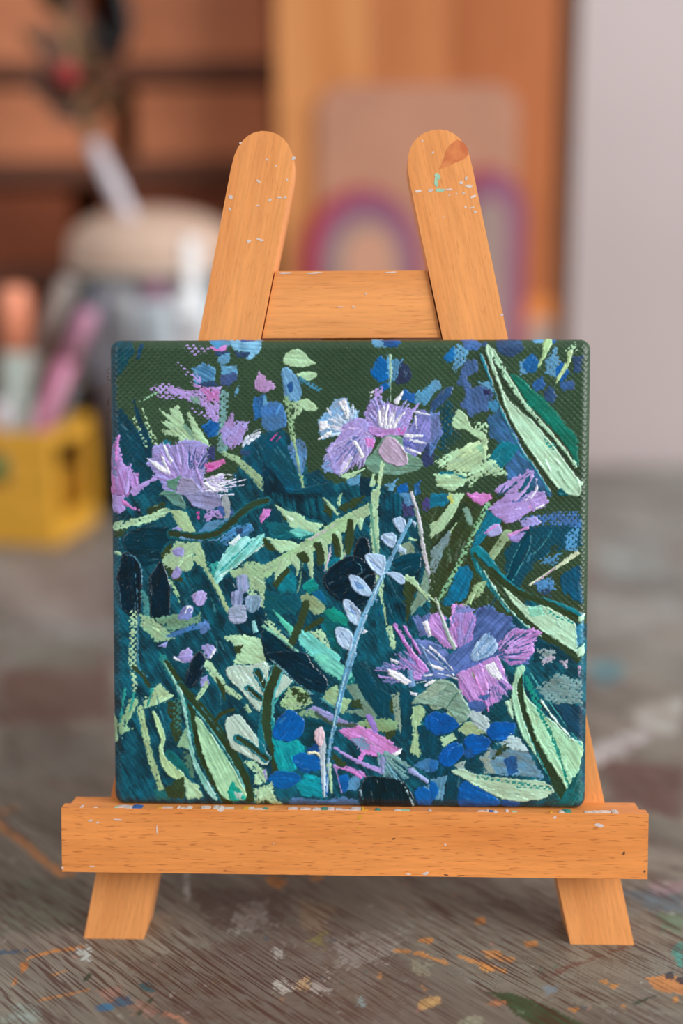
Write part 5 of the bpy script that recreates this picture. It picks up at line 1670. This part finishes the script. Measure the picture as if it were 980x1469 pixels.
wood_box(-98, 124, 1, 0, 'wooden box on the upper shelf at the left, behind the dried flower stem', M_BOX)
wood_box(184, 392, 1, 0, 'wide wooden box on the upper shelf, beside the pine board', M_BOX)
wood_box(-98, 156, 2, 1, 'wooden box on the middle shelf at the left, behind the red flower head', M_BOX)
wood_box(194, 392, 2, 1, 'wide wooden box on the middle shelf, just left of the easel top', M_BOX)
wood_box(-98, 92, 3, 2, 'reddish wooden box on the lower shelf behind the orange-capped marker', M_BOXW)
wood_box(140, 392, 3, 2, 'wooden box on the lower shelf behind the jar lid', M_BOXW)
wood_box(-98, 392, 4, 3, 'low reddish wooden box on the bottom visible shelf behind the glass jar', M_BOXW)
# a black wire hook hanging from the top board
M_BLACK = plain('black_metal', (24, 24, 28), .45, .05, 50)
hp = at_y(np.array(158.), np.array(40.), SY - .012)
bm = bmesh.new()
pts = [(0, .010, .072), (0, 0, .066), (.004, 0, .04), (.010, 0, .02), (.012, 0, 0), (.004, 0, -.014), (-.008, 0, -.012), (-.014, 0, 0), (-.012, 0, .008)]
add_tube(bm, [tuple(p) for p in catmull(pts, False, 5)], .0052, 10)
link('hook', bm_mesh(bm), M_BLACK, Matrix.Translation(hp), shelf, S_ROOT)

# ================================================================== pine board leaning behind the easel
BY = 0.565
M_PINE = wood('pine_wood', (216, 144, 86), (190, 114, 58), (150, 84, 40), .22, .25, .5, 2)
M_PEDGE = plain('dark_wood_edge', (92, 52, 26), .6, .1, 60)
bx0, bx1 = px_x(398, 250, BY), px_x(806, 250, BY)
lean = R(-3.0)
PB = Matrix.Translation(((bx0 + bx1) / 2, BY, TZ)) @ Matrix.Rotation(lean, 4, 'X')
pine = empty('pine_board', PB, 'tall orange pine board standing upright on the table behind the easel', 'board')
bw = (bx1 - bx0) / 2
M_PINE2 = wood('darker_pine_wood', (180, 102, 54), (162, 86, 40), (130, 66, 32), .22, .25, .5, 2)
M_PINE3 = wood('mid_pine_wood', (194, 118, 68), (176, 100, 50), (144, 80, 40), .22, .25, .5, 2)
for xa, xb, mm in ((-1, -.36, M_PINE), (-.36, .22, M_PINE3), (.22, 1, M_PINE2)):
    bm = bmesh.new(); add_box(bm, xa * bw + (.0002 if xa > -1 else 0), xb * bw - (.0002 if xb < 1 else 0), 0, .016, .0006, .46, .0006, 2)
    link('plank', bm_mesh(bm), mm, PB, pine, PB)
bm = bmesh.new(); add_box(bm, bw + .0003, bw + .011, -.004, .02, .0006, .46, .0015, 2)
link('edge_strip', bm_mesh(bm), M_PEDGE, PB, pine, PB)


def board_local(px, py):
    o = np.array(PB.translation) + np.array(PB.to_3x3() @ Vector((0, -.001, 0)))
    n = np.array(PB.to_3x3() @ Vector((0, 1, 0)))
    w = at_plane(np.array(float(px)), np.array(float(py)), o, n)
    return PB.inverted() @ Vector(w)


# the faded painted panel pinned on it, with two arched crimson shapes
M_FADED = plain('faded_pink_panel', (184, 130, 104), .7, .05, 14)
M_CRIM = plain('crimson_arch_paint', (168, 52, 66), .6, .06, 20)
M_PLUM = plain('plum_arch_paint', (142, 84, 112), .6, .06, 20)
M_GREY = plain('warm_grey_fill', (158, 132, 124), .6, .06, 18)
M_PEACH = plain('peach_fill', (200, 146, 120), .6, .06, 18)
pc = board_local(600, 260)
PP = PB @ Matrix.Translation((pc.x, -.0005, 0))
panel = empty('painted_panel', PP, 'faded pinkish panel with two crimson arches standing against the pine board', 'panel')
a0, a1 = board_local(452, 120), board_local(742, 120)
zt, zb = board_local(600, 122).z, .0006
hw = (a1.x - a0.x) / 2
rc = .02
out = [(-hw, zb), (hw, zb)]
for k in range(7):
    a = math.pi / 2 * k / 6; out.append((hw - rc + rc * math.cos(a), zt - rc + rc * math.sin(a)))
for k in range(7):
    a = math.pi / 2 + math.pi / 2 * k / 6; out.append((-hw + rc + rc * math.cos(a), zt - rc + rc * math.sin(a)))


def flat(bm, pts, y0, y1, mat=0):
    vs = [bm.verts.new((x, y0, z)) for x, z in pts], [bm.verts.new((x, y1, z)) for x, z in pts]
    n = len(pts)
    bm.faces.new(vs[0]).material_index = mat; bm.faces.new(vs[1][::-1]).material_index = mat
    for i in range(n): bm.faces.new((vs[0][i], vs[0][(i + 1) % n], vs[1][(i + 1) % n], vs[1][i])).material_index = mat


bm = bmesh.new(); flat(bm, out, -.004, 0)
link('panel_board', bm_mesh(bm), M_FADED, PP, panel, PP)


def arch_pts(xa, xb, ytop, n=20, inset=0.):
    A, B = board_local(xa, 420), board_local(xb, 420)
    c = (A.x + B.x) / 2 - pc.x; w = (B.x - A.x) / 2 - inset
    zt_ = board_local((xa + xb) / 2, ytop).z - inset
    pts = [(c - w, zb), (c + w, zb)]
    zs = zt_ - w * 1.25
    for k in range(n + 1):
        a = math.pi * k / n
        pts.append((c + w * math.cos(a), zs + 1.25 * w * math.sin(a)))
    return pts


for (xa, xb, yt, lab) in ((432, 606, 268, None), (636, 752, 240, None)):
    bm = bmesh.new(); flat(bm, arch_pts(xa, xb, yt), -.0056, -.004)
    ar = link('arch', bm_mesh(bm), M_CRIM, PP, panel, PP)
    bm = bmesh.new(); flat(bm, arch_pts(xa + 18, xb + 2, yt + 4, inset=.003), -.0062, -.0056)
    link('arch_band', bm_mesh(bm), M_PLUM, PP, ar, PP)
    bm = bmesh.new(); flat(bm, arch_pts(xa + 8, xb + 2, yt + 14, inset=.015), -.0068, -.0062)
    link('arch_fill', bm_mesh(bm), M_GREY, PP, ar, PP)
bm = bmesh.new(); flat(bm, arch_pts(468, 592, 300, inset=.014), -.0073, -.0068)
link('arch_center', bm_mesh(bm), M_PEACH, PP, panel, PP)

# a third, orange arch painted low on the board's right side
M_ORANGE = plain('orange_arch_paint', (230, 136, 62), .6, .06, 40)
M_RINGIN = plain('grey_arch_fill', (178, 152, 140), .6, .05, 40)


def board_arch(xa, xb, yt, y0, y1, m, parent, name):
    A, B = board_local(xa, 460), board_local(xb, 460)
    c, w_ = (A.x + B.x) / 2, (B.x - A.x) / 2
    zt_ = board_local((xa + xb) / 2, yt).z
    pts = [(c - w_, .03), (c + w_, .03)] + [(c + w_ * math.cos(math.pi * k / 20), zt_ - w_ + w_ * math.sin(math.pi * k / 20)) for k in range(21)]
    bm = bmesh.new(); flat(bm, pts, y0, y1)
    return link(name, bm_mesh(bm), m, PB, parent, PB)


oa = board_arch(746, 804, 424, -.0014, 0, M_ORANGE, pine, 'painted_arch')
board_arch(757, 796, 456, -.002, -.0014, M_RINGIN, oa, 'arch_fill')

# ================================================================== glass jar with a wooden lid
JY = 0.570
JC = at_y(np.array(216.), np.array(330.), JY)
JR = .068
zlid0 = px_z(216, 374, JY) - TZ; zlid1 = px_z(216, 346, JY) - TZ; zdome = px_z(216, 296, JY) - TZ
JM = Matrix.Translation((JC[0], JY, TZ))
jar = empty('storage_jar', JM, 'large clear glass storage jar with a pale round wooden lid', 'jar')
m, nt, b = mat_new('jar_glass')
nt.nodes.remove(b)
fr = N(nt, 'ShaderNodeFresnel', IOR=1.46)
tr = N(nt, 'ShaderNodeBsdfTransparent'); tr.inputs['Color'].default_value = rgba((246, 248, 249))
gl = N(nt, 'ShaderNodeBsdfGlossy'); gl.inputs['Roughness'].default_value = .04
mx = N(nt, 'ShaderNodeMixShader')
nt.links.new(fr.outputs[0], mx.inputs[0]); nt.links.new(tr.outputs[0], mx.inputs[1]); nt.links.new(gl.outputs[0], mx.inputs[2])
nt.links.new(mx.outputs[0], nt.nodes['Material Output'].inputs['Surface'])
M_GLASS = m
zn = zlid0 - .004
prof_o = [(.0, .0008), (JR * .93, .0008), (JR, .010), (JR, zn * .62), (JR, zn * .80), (JR * .985, zn * .88), (JR * .93, zn * .95), (JR * .86, zn * .985), (JR * .83, zn)]
th = .003
prof_i = [(JR * .83 - th, zn), (JR * .86 - th, zn * .98), (JR * .93 - th, zn * .945), (JR * .985 - th, zn * .875), (JR - th, zn * .80), (JR - th, zn * .62), (JR - th, .013), (JR * .90, .006), (0, .006)]
bm = bmesh.new(); add_lathe(bm, prof_o + prof_i, 64, caps=False)
link('glass_body', bm_mesh(bm), M_GLASS, JM, jar, JM)
M_LID = wood('pale_lid_wood', (212, 182, 162), (202, 170, 148), (180, 146, 118), .4, .25, .5, 0)
lr = .060
bm = bmesh.new()
add_lathe(bm, [(0, zlid0 - .003), (lr * .985, zlid0 - .003), (lr, zlid0 - .0015), (lr, zlid1 - .003), (lr * .98, zlid1)] + [(lr * .98 * math.cos(a), zlid1 + (zdome - zlid1) * math.sin(a)) for a in [math.pi / 2 * k / 10 for k in range(1, 10)]] + [(0, zdome)], 64, caps=False)
link('wooden_lid', bm_mesh(bm), M_LID, JM, jar, JM)
M_SEAL = plain('jar_seal', (214, 206, 196), .4, .04, 60)
bm = bmesh.new()
add_lathe(bm, [(JR * .87, zn - .0025), (JR * .90, zn - .0012), (JR * .90, zn + .0008), (JR * .845, zn + .0008), (JR * .84, zn + .0004), (JR * .87, zn - .0025)], 64, caps=False)
link('seal_ring', bm_mesh(bm), M_SEAL, JM, jar, JM)

# paint tubes lying upright inside the jar
def paint_tube(M, ln, r, col, capcol, label, root_name='paint_tube'):
    e = empty(root_name, M, label, 'paint tube', 'paint tubes inside the glass jar')
    bm = bmesh.new()
    rings = []
    for k in range(9):
        f = k / 8
        ax_, ay_ = r * (1.25 - .25 * f), r * (.12 + .88 * f ** .7)
        rings.append([bm.verts.new((ax_ * math.cos(2 * math.pi * q / 20), ay_ * math.sin(2 * math.pi * q / 20), ln * .86 * f)) for q in range(20)])
    rings.append([bm.verts.new((r * .45 * math.cos(2 * math.pi * q / 20), r * .45 * math.sin(2 * math.pi * q / 20), ln * .91)) for q in range(20)])
    for p, q_ in zip(rings, rings[1:]):
        for k in range(20):
            f = bm.faces.new((p[k], p[(k + 1) % 20], q_[(k + 1) % 20], q_[k])); f.smooth = True
    bm.faces.new(rings[0][::-1]); bm.faces.new(rings[-1])
    link('tube_body', bm_mesh(bm), plain('tube_' + str(len(bpy.data.materials)), col, .4, .06, 60), M, e, M)
    bm = bmesh.new()
    add_lathe(bm, [(0, ln * .9105), (r * .55, ln * .9105), (r * .5, ln), (0, ln)], 20, caps=False)
    link('cap', bm_mesh(bm), plain('tube_cap_' + str(len(bpy.data.materials)), capcol, .4, .05, 60), M, e, M)


tubes = [(180, .166, (244, 236, 246), (210, 182, 200), 'pale mauve tube against the left wall of the glass jar'),
         (214, .170, (196, 176, 224), (176, 128, 186), 'violet tube at the front left inside the glass jar'),
         (248, .168, (240, 234, 236), (236, 230, 234), 'off-white tube at the front inside the glass jar, left of the pink-capped one'),
         (280, .162, (236, 242, 250), (236, 150, 184), 'pale grey-blue tube with a pink cap at the front inside the glass jar'),
         (312, .168, (244, 226, 224), (220, 160, 160), 'dusty pink tube inside the glass jar, between the pink-capped and pale blue ones'),
         (346, .166, (226, 238, 252), (176, 164, 210), 'pale blue tube with a slate blue cap at the right inside the glass jar'),
         (30, .172, (190, 196, 222), (120, 132, 182), 'slate blue tube at the back right inside the glass jar'),
         (75, .172, (222, 216, 222), (210, 200, 214), 'light grey tube at the back inside the glass jar'),
         (125, .172, (206, 194, 216), (170, 156, 196), 'lilac tube at the back left inside the glass jar'),
         (-1, .168, (214, 204, 206), (186, 160, 176), 'beige tube standing in the middle of the glass jar')]
for i, (az, ln, c, cc, lab) in enumerate(tubes):
    rr_ = .0435 if az >= 0 else 0.
    M = JM @ Matrix.Translation((rr_ * math.cos(R(az)), rr_ * math.sin(R(az)), .0064)) @ Matrix.Rotation(R(az + 90), 4, 'Z')
    r = .0138
    paint_tube(M, ln, r, c, cc, lab)

# white paper tag hanging over the jar's lid edge
M_PAPER = plain('white_paper', (246, 244, 244), .6, .02, 60)
tx = px_x(274, 380, JY - .06) - JC[0]
ang = math.asin(tx / (lr + .002))
bm = bmesh.new()
outr = []
zz = np.linspace(px_z(276, 342, JY - .06) - TZ, px_z(276, 475, JY - .06) - TZ, 12)
vs = []
for z in zz:
    row = []
    for k in range(5):
        a = ang - .10 + .20 * k / 4 
        rr = lr + .0022
        for r_ in (rr, rr + .0006): row.append(bm.verts.new((r_ * math.sin(a), -r_ * math.cos(a), z)))
    vs.append(row)
for a, b2 in zip(vs, vs[1:]):
    for k in range(4):
        for o_ in (0, 1):
            bm.faces.new((a[2 * k + o_], a[2 * k + 2 + o_], b2[2 * k + 2 + o_], b2[2 * k + o_]))
    for k in (0, 4): bm.faces.new((a[2 * k], a[2 * k + 1], b2[2 * k + 1], b2[2 * k]))
for row in (vs[0], vs[-1]):
    for k in range(4): bm.faces.new((row[2 * k], row[2 * k + 1], row[2 * k + 3], row[2 * k + 2]))
tag(link('paper_tag', bm_mesh(bm), M_PAPER, JM), 'narrow white paper tag hanging down the front of the glass jar', 'tag')

# dried flower stem with a paper-wrapped stick, poked into the lid
FB = Vector(at_y(np.array(192.), np.array(318.), JY - .035)); FB.z = TZ + zlid1 + .012
FT = Vector(at_y(np.array(134.), np.array(205.), JY - .02))
ax_ = (FT - FB).normalized()
FM = Matrix.Translation(FB)
stem = empty('dried_flower', FM, 'dried olive-brown flower on a white stick poking up from the jar lid', 'flower')
M_STICK = plain('white_stick', (222, 214, 222), .6, .03, 60)
M_DRY = plain('dry_olive_leaf', (128, 100, 72), .8, .15, 70)
M_DRY2 = plain('dry_mauve_leaf', (140, 108, 94), .8, .15, 70)
M_RED = plain('red_berry', (158, 42, 44), .6, .1, 60)
bm = bmesh.new(); add_tube(bm, [FB - FM.translation, FT - FM.translation], [.0062, .0056], 14)
link('stick', bm_mesh(bm), M_STICK, FM, stem, FM)
F2 = Vector(at_y(np.array(98.), np.array(60.), JY - .02)); F3 = Vector(at_y(np.array(84.), np.array(-40.), JY - .02))
bm = bmesh.new(); add_tube(bm, [FT - FM.translation, Vector(at_y(np.array(112.), np.array(150.), JY - .02)) - FM.translation, F2 - FM.translation, F3 - FM.translation], [.0052, .004, .0035, .002], 10)
link('stem', bm_mesh(bm), M_DRY, FM, stem, FM)
rd = random.Random(4)


def leaf_mesh(ln, w):
    bm = bmesh.new(); n = 7; L_, R_, C_ = [], [], []
    for k in range(n):
        f = k / (n - 1); ww = w * math.sin(math.pi * min(f * .92 + .06, 1)) + .0003
        zc = .18 * ln * math.sin(f * 2.2)
        L_.append(bm.verts.new((ln * f, -ww, zc + ww * .35))); C_.append(bm.verts.new((ln * f, 0, zc))); R_.append(bm.verts.new((ln * f, ww, zc + ww * .35)))
    for k in range(n - 1):
        bm.faces.new((L_[k], L_[k + 1], C_[k + 1], C_[k])); bm.faces.new((C_[k], C_[k + 1], R_[k + 1], R_[k]))
    bmesh.ops.solidify(bm, geom=list(bm.faces), thickness=.0006)
    return bm_mesh(bm)


spots_ = [(140, 195), (128, 175), (118, 165), (132, 158), (106, 148), (120, 140), (90, 128), (112, 120), (80, 112), (124, 104), (76, 96), (118, 90), (92, 82), (84, 50), (100, 40), (76, 20), (102, 10), (90, -10)]
for i, (px, py) in enumerate(spots_):
    p = Vector(at_y(np.array(float(px)), np.array(float(py)), JY - .02 + rd.uniform(-.008, .008)))
    base_x = np.interp(py, [-40, 60, 150, 205], [84, 98, 112, 134])
    side = 1 if px > base_x else -1
    rt_ = Matrix.Rotation(rd.uniform(-.6, .6) - math.pi / 2 * .55 if side > 0 else math.pi + rd.uniform(-.6, .6) + math.pi / 2 * .55, 4, 'Y') @ Matrix.Rotation(rd.uniform(-1.2, 1.2), 4, 'X')
    pb = Vector(at_y(np.array(float(base_x)), np.array(float(py)) + 6., JY - .02))
    M = Matrix.Translation(pb) @ rt_
    link('dry_leaf', leaf_mesh(rd.uniform(.024, .038), rd.uniform(.007, .011)), M_DRY if i % 2 else M_DRY2, M, stem, FM)
cR = Vector(at_y(np.array(96.), np.array(106.), JY - .035))
bm = bmesh.new(); bmesh.ops.create_icosphere(bm, subdivisions=3, radius=.0085)
for v in bm.verts: v.co *= 1 + .12 * math.sin(9 * v.co.x / .0085) * math.cos(7 * v.co.z / .0085)
link('red_center', bm_mesh(bm), M_RED, Matrix.Translation(cR), stem, FM, smooth=True)

# ================================================================== yellow basket and the pens in it
KY = 0.44
k0 = at_z(np.array(80.), np.array(786.))
kx1 = float(k0[0]); KY = float(k0[1])
kz = px_z(60, 622, KY) - TZ
kw, kd = .105, .066
yaw = R(-6)
KM = Matrix.Translation((kx1, KY, TZ)) @ Matrix.Rotation(R(-14), 4, 'Z')
basket = empty('plastic_basket', KM @ Matrix.Translation((-kw / 2, kd / 2, 0)), 'small yellow plastic basket holding markers beside the glass jar', 'basket')
KR = KM @ Matrix.Translation((-kw / 2, kd / 2, 0))
M_YEL = plain('yellow_plastic', (226, 166, 52), .45, .04, 30)
wl = .0035


def kpart(name, boxes):
    bm = bmesh.new()
    for bx in boxes: add_box(bm, *bx, .0012, 2)
    link(name, bm_mesh(bm), M_YEL, KM, basket, KR)


kpart('base', [(-kw + .001, -.001, .001, kd - .001, .0004, .004)])
# walls: lower band, corner posts, rim band with openings between
kpart('front_wall', [(-kw, 0, 0, wl, .0004, kz * .52), (-kw, 0, 0, wl, kz * .80, kz), (-.030, 0, 0, wl, kz * .5, kz * .82), (-kw, -kw + .012, 0, wl, kz * .5, kz * .82)])
kpart('back_wall', [(-kw, 0, kd - wl, kd, .0004, kz * .52), (-kw, 0, kd - wl, kd, kz * .80, kz), (-.012, 0, kd - wl, kd, kz * .5, kz * .82), (-kw, -kw + .012, kd - wl, kd, kz * .5, kz * .82)])
kpart('side_wall', [(-wl, 0, wl, kd - wl, .0004, kz * .22), (-wl, 0, wl, kd - wl, kz * .86, kz), (-wl, 0, wl, wl + .006, kz * .2, kz * .88), (-wl, 0, kd - wl - .006, kd - wl, kz * .2, kz * .88)])
kpart('side_wall', [(-kw, -kw + wl, wl, kd - wl, .0004, kz)])


def pen(name, p_bot, p_top, r, body, capc, cap_f, label, cat, tail=None, group='markers and pens in the yellow basket', rc=1.0):
    p_bot, p_top = Vector(p_bot), Vector(p_top)
    d_ = p_top - p_bot; ln = d_.length
    q = d_.to_track_quat('Z', 'Y').to_matrix().to_4x4()
    M = Matrix.Translation(p_bot) @ q
    e = empty(name, M, label, cat, group)
    zc = ln * (1 - cap_f)
    bm = bmesh.new(); add_lathe(bm, [(0, 0), (r * .8, 0), (r, .002), (r, zc), (0, zc)], 28, caps=False)
    link('barrel', bm_mesh(bm), plain(name + '_body_' + str(len(bpy.data.materials)), body, .4, .04, 50), M, e, M)
    bm = bmesh.new(); add_lathe(bm, [(0, zc + .0002), (r * 1.04 * rc, zc + .0002), (r * 1.0 * rc, ln - .003), (r * .82 * rc, ln), (0, ln)], 28, caps=False)
    link('cap', bm_mesh(bm), plain(name + '_cap_' + str(len(bpy.data.materials)), capc, .4, .04, 50), M, e, M)


def kpt(px, py, dy):
    o = np.array(KM @ Vector((0, dy, 0))); n = np.array(KM.to_3x3() @ Vector((0, 1, 0)))
    return at_plane(np.array(float(px)), np.array(float(py)), o, n)


def through(pa, pb, dya, dyb, floor_z):
    """points of a stick seen at two photo positions, carried down to height floor_z"""
    a, b2 = Vector(kpt(*pa, dya)), Vector(kpt(*pb, dyb))
    d_ = b2 - a
    s = (floor_z - b2.z) / d_.z
    return b2 + d_ * s, a


b0, t0 = through((20, 412), (26, 600), .037, .037, TZ + .006)
pen('marker', b0, t0, .0100, (186, 196, 186), (250, 156, 120), .26, 'fat grey-green marker with an orange cap standing in the yellow basket', 'marker')
b0, t0 = through((128, 446), (66, 592), .0200, .0200, TZ + .052)
pen('pen', b0, t0, .0058, (206, 130, 160), (210, 148, 176), .30, 'pink pen leaning to the right in the yellow basket', 'pen')
b0, t0 = through((138, 466), (86, 590), .0535, .0535, TZ + .008)
pen('pen', b0, t0, .0050, (96, 88, 86), (110, 100, 98), .25, 'dark grey pen leaning behind the pink pen in the basket', 'pen')
b0, t0 = through((100, 402), (46, 520), .0535, .0535, TZ + .008)
pen('pen', b0, t0, .0060, (168, 156, 150), (176, 164, 158), .30, 'pale grey pen leaning between the orange-capped marker and the pink pen', 'pen')
b0, t0 = through((0, 576), (14, 660), .0205, .0205, TZ + .006)
pen('pen', b0, t0, .0058, (222, 218, 222), (226, 220, 228), .25, 'white pen leaning at the front of the yellow basket', 'pen')
# the green and white stick seen lying through the basket's opening
a_, b_ = Vector(kpt(-30, 674, .0096)), Vector(kpt(54, 668, .0096))
pen('glue_stick', a_, b_, .0058, (60, 150, 70), (226, 222, 226), .46, 'green and white glue stick showing through the basket opening', 'glue stick', group=None)

# ================================================================== light: a big window to the right, a softer one at the left, room light
def area(name, loc, target, sx, sy, power, col):
    ld = bpy.data.lights.new(name, 'AREA'); ld.shape = 'RECTANGLE'; ld.size = sx; ld.size_y = sy; ld.energy = power; ld.color = col
    o = bpy.data.objects.new(name, ld); COL.objects.link(o); o.location = loc
    o.rotation_euler = (Vector(target) - Vector(loc)).to_track_quat('-Z', 'Y').to_euler()
    return o


area('window_light', (1.38, -.70, 1.55), (0, .1, .8), 1.1, 1.2, 36, (1.0, 1.0, 1.0))
area('second_window_light', (-1.3, -1.1, 1.9), (0, .3, .8), 1.2, 1.2, 8, (1.0, .99, .98))
w = bpy.data.worlds.new('room_light'); SC.world = w; w.use_nodes = True
nt = w.node_tree
bg = nt.nodes['Background']
bg.inputs['Color'].default_value = (.98, .99, 1.0, 1)
# the room is dim behind the photographer and bright elsewhere
tc = N(nt, 'ShaderNodeTexCoord')
dt = N(nt, 'ShaderNodeVectorMath', operation='DOT_PRODUCT'); dt.inputs[1].default_value = (-.12, -.985, .12)
nt.links.new(tc.outputs['Generated'], dt.inputs[0])
mr = N(nt, 'ShaderNodeMapRange', interpolation_type='SMOOTHSTEP')
mr.inputs['From Min'].default_value = .55; mr.inputs['From Max'].default_value = .95
mr.inputs['To Min'].default_value = .62; mr.inputs['To Max'].default_value = .10
nt.links.new(dt.outputs['Value'], mr.inputs['Value'])
nt.links.new(mr.outputs['Result'], bg.inputs['Strength'])
SC.view_settings.exposure = 0.0
